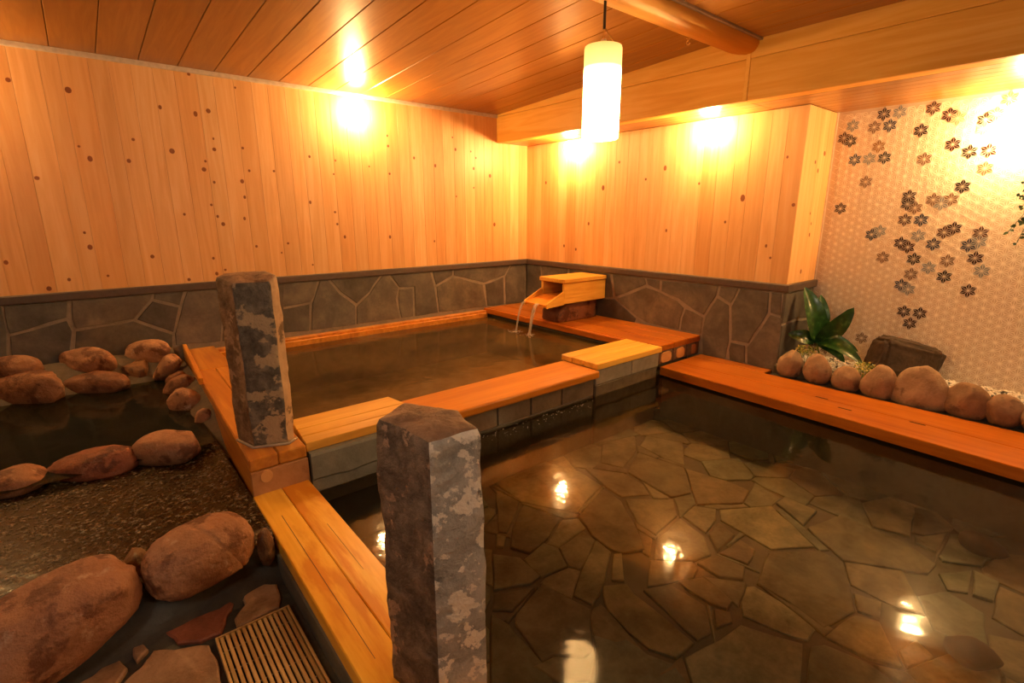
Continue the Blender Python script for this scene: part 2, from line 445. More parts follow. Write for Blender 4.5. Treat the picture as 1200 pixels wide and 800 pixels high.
def jit(c, a):
    k = 1 + random.uniform(-a, a)
    return tuple(v * k * (1 + random.uniform(-a, a) * .25) for v in c)

_ICO = {}
def ico(sub):
    if sub not in _ICO:
        bm = bmesh.new(); bmesh.ops.create_icosphere(bm, subdivisions=sub, radius=1)
        bm.verts.index_update()
        _ICO[sub] = ([v.co.copy() for v in bm.verts], [[v.index for v in f.verts] for f in bm.faces]); bm.free()
    return _ICO[sub]
def rock_mesh(c, r, rot=(0, 0, 0), e=.8, amp=.08, freq=1.6, sub=4, seed=0, crack=None, point=0.0, ncut=7):
    """boulder: superellipsoid of radii r about c, turned by rot, roughened with noise"""
    vs, fs = ico(sub)
    from mathutils import Euler
    R3 = Euler(rot).to_matrix(); off = Vector((seed * 3.1, seed * 1.7, seed * 5.3))
    rf = random.Random(seed * 77.7)
    cuts = []
    for _ in range(ncut):
        d = Vector((rf.uniform(-1, 1), rf.uniform(-1, 1), rf.uniform(-.6, 1)))
        if d.length > .2: cuts.append((d.normalized(), rf.uniform(.74, .95)))
    out = []
    for v in vs:
        p = Vector([math.copysign(abs(k) ** e, k) for k in v])
        for d, k in cuts:
            h = p.dot(d) - k
            if h > 0: p = p - d * (h * .75)
        n = noise.fractal(v * freq + off, .9, 2.1, 4)
        n2 = noise.fractal(v * freq * 5 + off, .9, 2.1, 3)
        p = p * (1.03 + amp * n + amp * .25 * n2)
        if point: p = Vector((p.x * (1 - point * p.z), p.y * (1 - point * p.z), p.z))
        if crack:
            q = p.dot(crack[0]) - crack[1] - .05 * noise.noise(p * 3)
            if abs(q) < .028: p = p * .955
        p = Vector((p.x * r[0], p.y * r[1], p.z * r[2]))
        out.append(R3 @ p + Vector(c))
    return out, fs
RV = Vector(_R); FV = Vector(_F)
RZ = math.atan2(_R[1], _R[0])
def rock(name, mat, px, where, w, h, dep, roll, label, cat='rock', e=.85, amp=.08, sub=4, color=(1, 1, 1), group=None, seed=None, point=0.0, freq=1.6, ncut=4, turn=None):
    """px: middle of the rock in the photograph; where: ('x'|'y'|'z', value) the plane it stands in; w, h: its size there in pixels"""
    f = {'x': onx, 'y': ony, 'z': onz}[where[0]]
    c = f(px[0], px[1], where[1]); d = depth(c) / F_PX
    rx, rz = w * d / 2, h * d / 2
    sd = seed if seed is not None else px[0] * .37 + px[1] * .11
    vs, fs = rock_mesh((0, 0, 0), (rx, dep / 2, rz), (0, -math.radians(roll), 0), e, amp, freq, sub, sd, None, point, ncut)
    Rm = Matrix.Rotation(RZ if turn is None else turn, 3, 'Z')
    vs = [Rm @ v + c for v in vs]
    o = place(name, vs, fs, mat, smooth=True, color=color)
    return tag(o, label, cat, group)

def tube(pts, r, seg=8, cap=True):
    vs, fs = [], []
    pts = [Vector(p) for p in pts]
    rr = r if isinstance(r, (list, tuple)) else [r] * len(pts)
    for i, p in enumerate(pts):
        t = (pts[min(i + 1, len(pts) - 1)] - pts[max(i - 1, 0)]).normalized()
        a = t.orthogonal().normalized() if i == 0 else (a - t * a.dot(t)).normalized()
        b = t.cross(a)
        for k in range(seg):
            th = 2 * math.pi * k / seg
            vs.append(p + a * math.cos(th) * rr[i] + b * math.sin(th) * rr[i])
    for i in range(len(pts) - 1):
        for k in range(seg):
            fs.append([i * seg + k, i * seg + (k + 1) % seg, (i + 1) * seg + (k + 1) % seg, (i + 1) * seg + k])
    if cap:
        fs.append(list(range(seg))[::-1]); fs.append([(len(pts) - 1) * seg + k for k in range(seg)])
    return vs, fs
def lathe(profile, c, seg=24):
    vs, fs = [], []
    for r, z in profile:
        for k in range(seg):
            th = 2 * math.pi * k / seg
            vs.append(Vector((c[0] + r * math.cos(th), c[1] + r * math.sin(th), c[2] + z)))
    for i in range(len(profile) - 1):
        for k in range(seg):
            fs.append([i * seg + k, i * seg + (k + 1) % seg, (i + 1) * seg + (k + 1) % seg, (i + 1) * seg + k])
    return vs, fs
def extrude_profile(prof, axis, a, b):
    """prof: closed outline in the plane across the axis; 'x': (y, z), 'y': (x, z), 'z': (x, y)"""
    n = len(prof)
    def p3(u, v, t): return {'x': (t, u, v), 'y': (u, t, v), 'z': (u, v, t)}[axis]
    vs = [Vector(p3(u, v, a)) for u, v in prof] + [Vector(p3(u, v, b)) for u, v in prof]
    fs = [list(range(n))[::-1], [n + i for i in range(n)]] + [[i, (i + 1) % n, n + (i + 1) % n, n + i] for i in range(n)]
    return vs, fs


# ------------------------------------------------------------------ levels
YL, XR, XA, YA = 4.0, 3.51, 3.95, 1.42      # left wall, right wall, alcove wall, corner of the right wall
Z_CAP, Z_RIM, Z_DECK, Z_LOW = -.445, -.885, -.885, -1.03
Z_FLOOR, Z_WLOW, Z_WUP, Z_WROCK, Z_POOL = -1.14, -1.10, -.965, -1.0, -1.41
Z_PEB = -1.035
Z_SOF, X_BEAM = .645, 3.13
CEIL0, CEIL_K, CEIL_R = .885, .05, .965
X_W, Y_S = -2.3, -2.6                         # walls behind the camera

# ------------------------------------------------------------------ walls with pine boards and slate wainscot
def slab_uv(px_list, kind, val):
    f = {'x': onx, 'y': ony}[kind]; r = []
    for p in px_list:
        q = f(p[0], p[1], val); r.append((q.x if kind == 'y' else q.y, q.z))
    return r
def knot_geo(u, v, r, to3):
    n = 8; st = random.uniform(.9, 1.5)
    return [to3(u + r * math.cos(2 * math.pi * k / n), v + r * st * math.sin(2 * math.pi * k / n)) for k in range(n)]
def board_wall(parent, u0, u1, width, z0, z1, to3, knots, tints):
    """vertical boards from u0 to u1; to3(u, z, h) maps to space, h is towards the room"""
    n = int(round((u1 - u0) / width)); edges = [u0]
    for i in range(n - 1): edges.append(u0 + (u1 - u0) * (i + 1) / n + random.uniform(-.012, .012))
    edges.append(u1)
    for a, b in zip(edges, edges[1:]):
        g, ch = .0003, .0012
        prof = [(a + g, -.012), (a + g, .0005), (a + g + ch, .002), (b - g - ch, .002), (b - g, .0005), (b - g, -.012)]
        m = len(prof)
        vs = [to3(u, z0, h) for u, h in prof] + [to3(u, z1, h) for u, h in prof]
        fs = [[i, (i + 1) % m, m + (i + 1) % m, m + i] for i in range(m)] + [list(range(m))[::-1], [m + i for i in range(m)]]
        idx = [0] * len(fs)
        for (ku, kz, kr) in knots:
            if a < ku < b:
                ku2 = min(max(ku, a + .004 + kr), b - .004 - kr)
                k = knot_geo(ku2, kz, kr, lambda u, z: to3(u, z, .0026)); s = len(vs)
                vs += k; fs.append([s + i for i in range(len(k))]); idx.append(1)
        place('board', vs, fs, [M['pine'], M['knot']], parent, idx, color=random.choice(tints))
PT = [(1, 1, 1), (.95, .9, .82), (1.07, 1.05, 1.02), (.98, .92, .84), (1.02, .97, .9), (.92, .82, .70), (1.06, 1.06, 1.08), (1, .9, .76)]

# left wall
k1 = [(25,188,7),(211,372,7),(185,343,4),(80,417,7),(372,251,5),(312,327,5),(302,377,6),(403,354,8),(458,267,6),(488,260,7),(442,174,5),(502,350,6),
      (478,397,7),(486,378,4),(502,427,4),(573,425,6),(584,400,4),(568,347,4),(547,205,3),(645,401,4),(725,367,4),(723,474,4),(211,579,7),(198,545,4),
      (357,601,6),(432,502,4),(500,480,4),(510,507,4),(523,525,6),(601,577,4),(675,570,4),(660,592,3),(500,605,4),(508,641,5),(528,632,4),(443,655,5),
      (253,646,4),(115,676,7),(8,615,6),(162,655,5),(575,462,4),(573,512,4),(785,497,4),(793,525,4),(808,555,4),(782,408,3),(865,390,3),(907,318,3),
      (907,342,4),(912,407,4),(970,370,4),(1018,388,4),(1065,350,4),(1067,460,3),(1148,412,5),(1156,526,5),(1112,395,4),(915,555,4),(1103,355,3),
      (785,376,3),(500,325,3),(150,210,9),(735,620,3),(1060,322,3),(1115,370,3),(1018,565,3),(1110,440,3)]
def knots_on(kind, val, lst, s):
    r = []
    for x, y, q in lst:
        p = (ony if kind == 'y' else onx)(x * s, y * s, val)
        r.append((p.x if kind == 'y' else p.y, p.z, q * s * .72 * depth(p) / F_PX))
    return r
tl = lambda u, z, h: Vector((u, YL - h, z))
wall_left = tag(box('wall_left', X_W - .1, XA + .12, YL + .012, YL + .12, -1.5, 1.2, M['mortar'], c=0), 'pine boarded wall on the left above a band of grey slate', 'wall', kind='structure')
box('mortar_bed', X_W, XR, YL - .003, YL + .012, -1.2, Z_CAP - .03, M['mortar'], wall_left, 0)
board_wall(wall_left, X_W, XR, .107, Z_CAP, CEIL0 - .02, tl, knots_on('y', YL, k1, .5), PT)
c1 = lambda l: [(x / 4.444, 310 + y / 4.444) for x, y in l]
c2 = lambda l: [(330 + x / 4, 290 + y / 4) for x, y in l]
c3 = lambda l: [(690 + x / 4.444, 310 + y / 4.444) for x, y in l]
G1, G2, G3, G4, G5 = (.78, .78, .76), (1.0, .98, .92), (.55, .56, .56), (1.22, 1.1, .92), (.9, .86, .8)
left_stones = [
    (c1([(-70,205),(8,202),(36,330),(40,480),(36,560),(-70,560)]), G1), (c1([(15,200),(352,175),(352,275),(50,362),(38,330)]), G1), (c1([(370,172),(795,140),(785,180),(700,282),(395,335),(375,280)]), G4),
    (c1([(800,140),(955,132),(938,212),(800,178)]), G1), (c1([(795,188),(932,222),(905,352),(712,285)]), G3),
    (c1([(50,372),(350,290),(380,345),(365,470),(355,560),(60,560)]), (.6, .62, .66)), (c1([(395,345),(695,293),(900,362),(905,560),(375,560),(385,460)]), G3),
    (c1([(970,130),(1165,112),(1150,400),(915,420),(910,360)]), (.95, .98, 1.0)), (c1([(1172,112),(1300,102),(1330,400),(1155,400)]), G5), (c1([(1306,100),(1480,90),(1470,400),(1336,400)]), G1),
    (c2([(0,158),(168,145),(150,235),(135,255),(0,280)]), G2), (c2([(0,288),(132,262),(130,390),(0,400)]), (.78, .82, .84)),
    (c2([(178,145),(215,145),(270,215),(345,270),(345,360),(138,388),(142,262)]), (.95, 1.0, 1.04)), (c2([(225,143),(462,122),(430,175),(410,210),(352,262),(280,210)]), G3),
    (c2([(470,124),(500,122),(545,185),(540,215),(535,240),(555,330),(350,360),(352,275),(412,215),(435,178)]), (1.15, 1.05, .9)),
    (c2([(550,195),(615,188),(618,322),(560,330),(545,240)]), (1.05, 1.0, .92)), (c2([(507,121),(695,105),(715,180),(732,305),(625,322),(620,182),(552,186)]), G1),
    (c2([(705,105),(800,97),(798,130),(722,175)]), G3), (c2([(805,97),(1070,78),(1045,128),(948,165),(832,136),(806,130)]), G5),
    (c2([(800,138),(835,142),(943,172),(958,275),(737,303),(725,182)]), (1.2, 1.08, .92)), (c2([(952,172),(1038,135),(1042,265),(964,274)]), G3), (c2([(1075,80),(1140,75),(1138,255),(1048,264),(1048,132)]), G5),
    (c2([(1143,74),(1156,73),(1156,252),(1142,254)]), G1)]
for pl, tn in left_stones:
    uv = slab_uv(pl, 'y', YL)
    uv = [(min(u, XR - .003), min(v, Z_CAP - .052)) for u, v in uv]
    vs, fs = slab_piece(uv, -.01, random.uniform(.0065, .0095), tl, .003, .0026, .08, .003, .005)
    place('stone', vs, fs, M['slate'], wall_left, color=jit(tuple(.4 + k * .5 for k in tn), .06))
for k in range(5):       # further left, outside the photograph
    u = -.55 - k * .36
    vs, fs = slab_piece([(u - .34, -1.02), (u + random.uniform(-.04, .0), -1.02), (u, -.5), (u - .34, -.5)], -.01, .01, tl)
    place('stone', vs, fs, M['slate'], wall_left, color=jit(G1, .1))

# right wall
tr_ = lambda u, z, h: Vector((XR - h, u, z))
ta_ = lambda u, z, h: Vector((u, YA - h, z))
wall_right = tag(box('wall_right', XR + .012, XA + .02, YA + .012, YL + .02, -1.5, 1.1, M['mortar'], c=0), 'pine boarded wall on the right above slate stones and the spout', 'wall', kind='structure')
k2 = [(898,288,2),(903,302,2),(939,318,2),(779,197,3),(871,232,4),(707,220,3),(923,184,2),(726,190,2),(781,270,2),(662,288,2),(675,292,2),(640,214,2),(850,260,2),(930,240,3),(690,262,2),(820,215,2),(757,210,2)]
box('mortar_bed', XR - .003, XR + .02, YA - .003, YL, -1.2, Z_CAP - .03, M['mortar'], wall_right, 0)
box('mortar_bed', XR + .02, XA, YA - .003, YA + .02, -1.2, Z_CAP - .03, M['mortar'], wall_right, 0)
board_wall(wall_right, YA, YL, .112, Z_CAP, Z_SOF - .003, tr_, knots_on('x', XR, k2, 1.0), PT)
k3 = []
for x, y, q in [(967,180,4),(958,200,3),(955,190,3),(949,250,2),(950,262,2),(948,275,3),(938,318,3)]:
    p = ony(x, y, YA); k3.append((p.x, p.z, q * .7 * depth(p) / F_PX))
board_wall(wall_right, XR, XA, .11, Z_CAP, Z_SOF - .003, ta_, k3, PT)
right_stones = [
    (c3([(-330,-8),(-250,0),(-240,170),(-330,170)]), G1), (c3([(-245,0),(-110,18),(-110,180),(-236,172)]), G2), (c3([(-100,20),(112,48),(130,170),(70,172),(-100,172)]), G3),
    (c3([(125,50),(293,70),(302,103),(150,165),(138,165)]), G1), (c3([(300,72),(373,80),(370,133),(345,123),(310,105)]), G5), (c3([(382,82),(678,110),(663,165),(600,262),(545,233),(470,178),(378,138)]), G1),
    (c3([(142,178),(300,118),(345,132),(375,145),(460,187),(498,226),(480,280),(470,340),(300,300),(250,268)]), (1.15, 1.0, .82)), (c3([(-100,178),(135,178),(248,278),(240,300),(-100,260)]), (.45, .42, .38)),
    (c3([(505,230),(545,245),(598,275),(588,360),(478,340),(487,280)]), G4), (c3([(670,174),(733,212),(733,395),(715,490),(595,470),(590,350),(608,270)]), G5),
    (c3([(687,114),(783,122),(742,205),(677,160)]), G1), (c3([(792,124),(943,142),(936,250),(833,408),(744,393),(744,217)]), G1), (c3([(742,403),(816,420),(816,510),(735,495),(730,440)]), G3),
    (c3([(952,144),(1006,152),(1003,266),(947,250)]), G5), (c3([(947,260),(1008,278),(1008,470),(1005,560),(826,515),(826,430)]), G2)]
for pl, tn in right_stones:
    uv = slab_uv(pl, 'x', XR)
    uv = [(max(min(u, YL - .003), YA - .006), min(v, Z_CAP - .052)) for u, v in uv]
    vs, fs = slab_piece(uv, -.01, random.uniform(.0065, .0095), tr_, .003, .0026, .08, .003, .005)
    place('stone', vs, fs, M['slate'], wall_right, color=jit(tuple(.4 + k * .5 for k in tn), .06))
for uv, tn in (([(XR - .008, -.5), (XA, -.5), (XA, -.72), (3.7, -.70), (XR - .008, -.71)], G3), ([(XR - .008, -.72), (3.7, -.71), (XA, -.73), (XA, -1.04), (XR - .008, -1.04)], G3)):
    vs, fs = slab_piece(uv, -.01, .009, ta_, .004, .004, .08, .003)
    place('stone', vs, fs, M['slate'], wall_right, color=jit(tuple(.4 + k * .5 for k in tn), .06))

# alcove wall with the embossed star pattern
wall_alcove = tag(box('wall_alcove', XA, XA + .1, Y_S - .1, YA + .012, -1.5, 1.1, M['wallpaper'], c=0), 'beige alcove wall with embossed hemp leaf pattern and scattered dark stars', 'wall', kind='structure')
E6 = .047; HX = E6 * math.sqrt(3) / 2
Y0S, Z0S = onx(960 + 530 / 4.444, 100 + 235 / 4.444, XA).yz
def lat(i, j): return (Y0S + i * HX, Z0S + (j + (.5 if i % 2 else 0)) * E6)
def lat_near(y, z):
    i = round((y - Y0S) / HX); j = round((z - Z0S) / E6 - (.5 if i % 2 else 0)); return i, j
dirs = [(math.cos(math.radians(30 + 60 * k)), math.sin(math.radians(30 + 60 * k))) for k in range(6)]
# raised lines: lattice edges and the spokes to the triangle centres
vs, fs = [], []
def ridge(p, q, w=.0017, h=.0011):
    d = Vector((q[0] - p[0], q[1] - p[1])); d.normalize(); n = Vector((-d.y, d.x)) * w; s = len(vs)
    vs.extend([Vector((XA, p[0] + n.x, p[1] + n.y)), Vector((XA, q[0] + n.x, q[1] + n.y)), Vector((XA, p[0] - n.x, p[1] - n.y)), Vector((XA, q[0] - n.x, q[1] - n.y)), Vector((XA - h, *p)), Vector((XA - h, *q))])
    fs.extend([[s, s + 1, s + 5, s + 4], [s + 4, s + 5, s + 3, s + 2]])
for i in range(-22, 11):
    for j in range(-34, 6):
        p = lat(i, j)
        if not (Z_FLOOR + .1 < p[1] < Z_SOF - .01 and p[0] < YA - .005): continue
        for k in range(6):
            a = dirs[k]; mid = math.radians(60 * k + 60)
            q = (p[0] + a[0] * E6, p[1] + a[1] * E6)
            if k < 3 and q[0] < YA and q[1] < Z_SOF: ridge(p, q)
            cc = (p[0] + math.cos(mid) * E6 / math.sqrt(3), p[1] + math.sin(mid) * E6 / math.sqrt(3))
            if cc[0] < YA and cc[1] < Z_SOF: ridge(p, cc)
tag(place('emboss_lines', vs, fs, M['emboss'], wall_alcove), kind='stuff')
# coloured stars, each of twelve half petals
SCOL = {'M': (.045, .016, .014), 'K': (.026, .017, .014), 'B': (.05, .062, .105), 'T': (.26, .165, .105), 'L': (.30, .335, .36), 'O': (.38, .2, .06), 'P': (.5, .38, .26), 'D': (.12, .06, .04)}
for k, v in SCOL.items(): M['star' + k] = plain('star_print_' + {'M': 'maroon', 'K': 'black', 'B': 'blue', 'T': 'tan', 'L': 'grey', 'O': 'orange', 'P': 'pale', 'D': 'brown'}[k], v, .35)
_star = {}
def star(y, z, c):
    if c not in _star:
        sv, sf = [], []
        for k in range(6):
            for sgn in (-1, 1):
                a = math.radians(30 + 60 * k); m = a + sgn * math.radians(30)
                P = [(0, 0), (math.cos(m) * E6 / math.sqrt(3), math.sin(m) * E6 / math.sqrt(3)), (math.cos(a) * E6, math.sin(a) * E6)]
                la = [math.dist(P[1], P[2]), math.dist(P[0], P[2]), math.dist(P[0], P[1])]; ls = sum(la)
                cx = sum(w * p[0] for w, p in zip(la, P)) / ls; cy = sum(w * p[1] for w, p in zip(la, P)) / ls
                s = len(sv)
                sh = .81
                sv += [(-.0016, cx + (p[0] - cx) * sh, cy + (p[1] - cy) * sh) for p in P]; sf.append([s, s + 2, s + 1] if sgn > 0 else [s, s + 1, s + 2])
        me = bpy.data.meshes.new('star'); me.from_pydata(sv, [], sf); me.materials.append(M['star' + c]); _star[c] = me
    o = bpy.data.objects.new('star', _star[c]); COL.objects.link(o); o.parent = wall_alcove
    o.location = Vector((XA, y, z)) - wloc(wall_alcove)
s8 = [(178,190,'L'),(330,150,'M'),(440,137,'L'),(268,235,'T'),(372,225,'B'),(120,270,'D'),(162,290,'K'),(95,295,'K'),(305,310,'O'),(200,368,'B'),(242,385,'L'),(343,383,'K'),(225,490,'T'),(530,235,'K'),
      (615,95,'D'),(660,165,'M'),(715,190,'P'),(845,175,'K'),(910,140,'T'),(830,235,'P'),(690,305,'M'),(800,355,'K'),(872,318,'M'),(560,370,'T'),(852,440,'T'),(768,525,'K'),(465,560,'M'),(455,610,'K'),
      (505,640,'T'),(575,610,'T'),(620,635,'L'),(690,610,'T'),(107,640,'M'),(48,710,'T'),(440,700,'D'),(548,718,'B'),(535,765,'L'),(268,785,'B'),(325,765,'L'),(650,775,'D'),(718,750,'M'),(845,755,'D'),(1010,45,'T')]
s7 = [(345,498,'M'),(370,510,'M'),(422,512,'B'),(308,533,'T'),(385,550,'K'),(378,575,'T'),(410,565,'L'),(472,545,'T'),(515,505,'B'),(545,490,'L'),(533,548,'M'),(563,562,'L'),(462,597,'K'),
      (515,628,'M'),(346,612,'B'),(370,625,'L'),(360,675,'M'),(390,690,'M'),(370,715,'M'),(243,755,'T'),(440,805,'K'),(100,715,'K'),(112,770,'K'),(145,770,'T')]
seen = set()
for x, y, c in [(960 + a / 4.444, 100 + b / 4.444, c) for a, b, c in s8] + [(900 + a / 2.222, 60 + b / 2.222, c) for a, b, c in s7]:
    p = onx(x, y, XA - .001); ij = lat_near(p.y, p.z)
    if ij in seen: continue
    q = lat(*ij)
    if q[0] > YA - E6 * .9 or q[1] > Z_SOF - E6 * .9: continue
    seen.add(ij); star(q[0], q[1], c)

# rest of the shell, behind the camera
tag(box('wall_near', X_W - .1, XA + .1, Y_S - .1, Y_S, -1.5, 1.2, M['plaster'], c=0), 'plain wall behind the camera', 'wall', kind='structure')
tag(box('wall_west', X_W - .1, X_W, Y_S, YL + .012, -1.5, 1.25, M['plaster'], c=0), 'plain wall beyond the left edge', 'wall', kind='structure')

# cap rails, cornice
cap = [(0, 0), (-.022, 0), (-.026, -.006), (-.026, -.044), (-.022, -.05), (.01, -.05), (.01, 0)]
t1 = extrude_profile([(YL + a, Z_CAP + b) for a, b in cap], 'x', X_W, XR - .002)
tag(place('trim_1', *t1, M['cap']), 'dark brown rail under the pine boards of the left wall', 'trim', kind='structure')
t2 = extrude_profile([(XR + a, Z_CAP + b) for a, b in cap][::-1], 'y', YA - .026, YL - .026)
t3 = extrude_profile([(YA + a, Z_CAP + b) for a, b in cap], 'x', XR + .002, XA)
tag(place('trim_2', *join(t2, t3), M['cap']), 'dark brown rail along the right wall turning the corner', 'trim', kind='structure')
t4 = extrude_profile([(YL - .002, CEIL0 - .026), (YL - .016, CEIL0 - .026), (YL - .018, CEIL0 - .018), (YL - .018, CEIL0), (YL - .002, CEIL0)], 'x', X_W, X_BEAM)
tag(place('trim_3', *t4, M['trim']), 'thin pale strip between left wall and ceiling', 'trim', kind='structure')
box('trim_4', XA - .008, XA, YA - .01, YA, -.5, Z_SOF, M['trim'], c=0, color=(1.2, 1.2, 1.2))
tag(bpy.data.objects['trim_4'], 'narrow pale strip in the alcove corner', 'trim', kind='structure')

# ------------------------------------------------------------------ ceiling
def zc(y): return CEIL0 + CEIL_K * (YL - y)
YB0, YB1 = 1.59, 1.86
ceiling = tag(box('ceiling', X_W - .1, XA + .1, Y_S - .1, YL + .1, 1.13, 1.2, M['black'], c=0), 'orange brown boarded ceiling with beam and soffit', 'ceiling', kind='structure')
x = .029 - .198 * 12
while x < X_BEAM:
    a, b = x + .0012, min(x + .198, X_BEAM) - .0012
    x += .198
    if b - a < .02: continue
    ch = .003
    for (ya, yb, za, zb) in ((YB1 - .02, YL, zc(YB1 - .02), zc(YL)), (Y_S, YB0 + .02, CEIL_R, CEIL_R)):
        prof = [(a, .02), (b, .02), (b, .003), (b - ch, 0), (a + ch, 0), (a, .003)]
        m = len(prof)
        vs = [Vector((u, ya, za + h)) for u, h in prof] + [Vector((u, yb, zb + h)) for u, h in prof]
        fs = [[i, m + i, m + (i + 1) % m, (i + 1) % m] for i in range(m)] + [list(range(m)), [m + i for i in range(m)][::-1]]
        place('board', vs, fs, M['ceiling'], ceiling, color=jit((1, 1, 1), .05))
# box beam along the right side
YJ = 1.635
for (ya, yb) in ((YJ + .012, YL - .001), (Y_S, YJ - .012)):
    box('beam_board', X_BEAM, X_BEAM + .02, ya, yb, Z_SOF, .868, M['beam_y'], ceiling, .0025, jit((1, 1, 1), .04))
    box('beam_board', X_BEAM, X_BEAM + .02, ya, yb, .8695, 1.06, M['beam_y'], ceiling, .0025, jit((1, 1, 1), .04))
box('beam_strip', X_BEAM - .004, X_BEAM + .016, YJ - .013, YJ + .013, Z_SOF - .002, .93, M['beam_x'], ceiling, .002)
for k in range(9):
    a = X_BEAM + .0205 + k * .0895; b = a + .0885
    for ya, yb in ((YJ + .001, YL), (Y_S, YJ - .001)):
        box('soffit_board', a, min(b, XA), ya, yb, Z_SOF, Z_SOF + .015, M['ceiling'] if k else M['beam_y'], ceiling, .0018, jit((1.25, 1.3, 1.4), .06))
prof = [(YB1 + .012, 1.03), (YB1 + .005, zc(YB1) + .0), (1.835, .972), (1.79, .945), (1.75, .922), (1.70, .904), (1.66, .895), (1.625, .896), (1.60, .91), (1.585, .933), (1.58, .965), (1.58, 1.03)]
cb = place('cross_beam', *extrude_profile(prof, 'x', X_W, X_BEAM), M['beam_x'], ceiling)
for p in cb.data.polygons: p.use_smooth = len(p.vertices) == 4
box('metal_strip', X_W, X_BEAM, 1.562, 1.579, CEIL_R - .012, CEIL_R + .01, M['metal'], ceiling, .001)
# screw hook under the cross beam
hp = onx(813.3, 44, 2.62); hp = Vector((2.76, 1.80, .945))
hk = empty('screw_hook', hp, 'small brass screw hook under the cross beam right of the pendant', 'hook')
place('plate', *lathe([(.0005, .004), (.012, .004), (.012, -.002), (.006, -.006), (.0005, -.006)], hp, 12), M['brass'], hk)
place('hook', *tube([hp + Vector((0, .011 * math.sin(t) * 1, -.012 - .011 + .011 * math.cos(t))) for t in [k * .5 for k in range(10)]], .0025, 6), M['brass'], hk)

# ------------------------------------------------------------------ floors, basins, kerbs
floor = tag(box('floor', X_W, .335, Y_S, 1.75, Z_FLOOR - .2, Z_FLOOR - .012, M['mortar_dark'], c=0), 'wet stone paved floor with dark mortar at lower left', 'floor', kind='structure')
c8 = lambda l: [(60 + x / 4, 640 + y / 4) for x, y in l]
def uvz(pl, z): return [tuple(onz(p[0], p[1], z).xy) for p in pl]
tz = lambda u, v, h: Vector((u, v, h))
fst = [(c8([(890,215),(990,165),(1060,170),(1085,240),(1070,280),(862,385),(850,340),(905,265)]), (1.25, 1.05, .85)), (c8([(500,400),(650,330),(730,290),(840,240),(860,260),(820,350),(800,400),(700,440),(590,450)]), (.8, .36, .3)),
       (c8([(480,485),(750,458),(790,560),(820,660),(860,760),(330,760),(330,640),(420,560)]), (1.0, .85, .72)), (c8([(370,470),(430,450),(460,480),(390,545)]), (.9, .7, .6)),
       (c8([(190,600),(240,560),(320,530),(360,570),(315,640),(260,760),(60,760),(120,640)]), (.9, .75, .66)), (c8([(705,240),(790,190),(800,210),(720,250)]), (.8, .8, .7))]
ftr = [uvz(p, Z_FLOOR) for p, _ in fst]
for uv, (_, tn) in zip(ftr, fst):
    vs, fs = slab_piece(uv, Z_FLOOR - .03, Z_FLOOR + random.uniform(-.002, .002), tz, .005, .003, .03, .005, .02)
    place('paving_stone', vs, fs, M['floor_stone'], floor, color=jit(tn, .05))
GR = (.116, .312, .84, 1.425)
gr_poly = [(GR[0] - .01, GR[2] - .01), (GR[1] + .02, GR[2] - .01), (GR[1] + .02, GR[3] + .01), (GR[0] - .01, GR[3] + .01)]
for cpl in fill_cells((-1.2, .33, -.2, 1.42), ftr + [gr_poly], .22, 3):
    if any(in_poly((sum(p[0] for p in cpl) / len(cpl), sum(p[1] for p in cpl) / len(cpl)), q) for q in (gr_poly,)): continue
    vs, fs = slab_piece(cpl, Z_FLOOR - .03, Z_FLOOR - .002, tz, .005, .008, .04, .005, .01)
    place('paving_stone', vs, fs, M['floor_stone'], floor, color=jit((.9, .8, .7), .2))

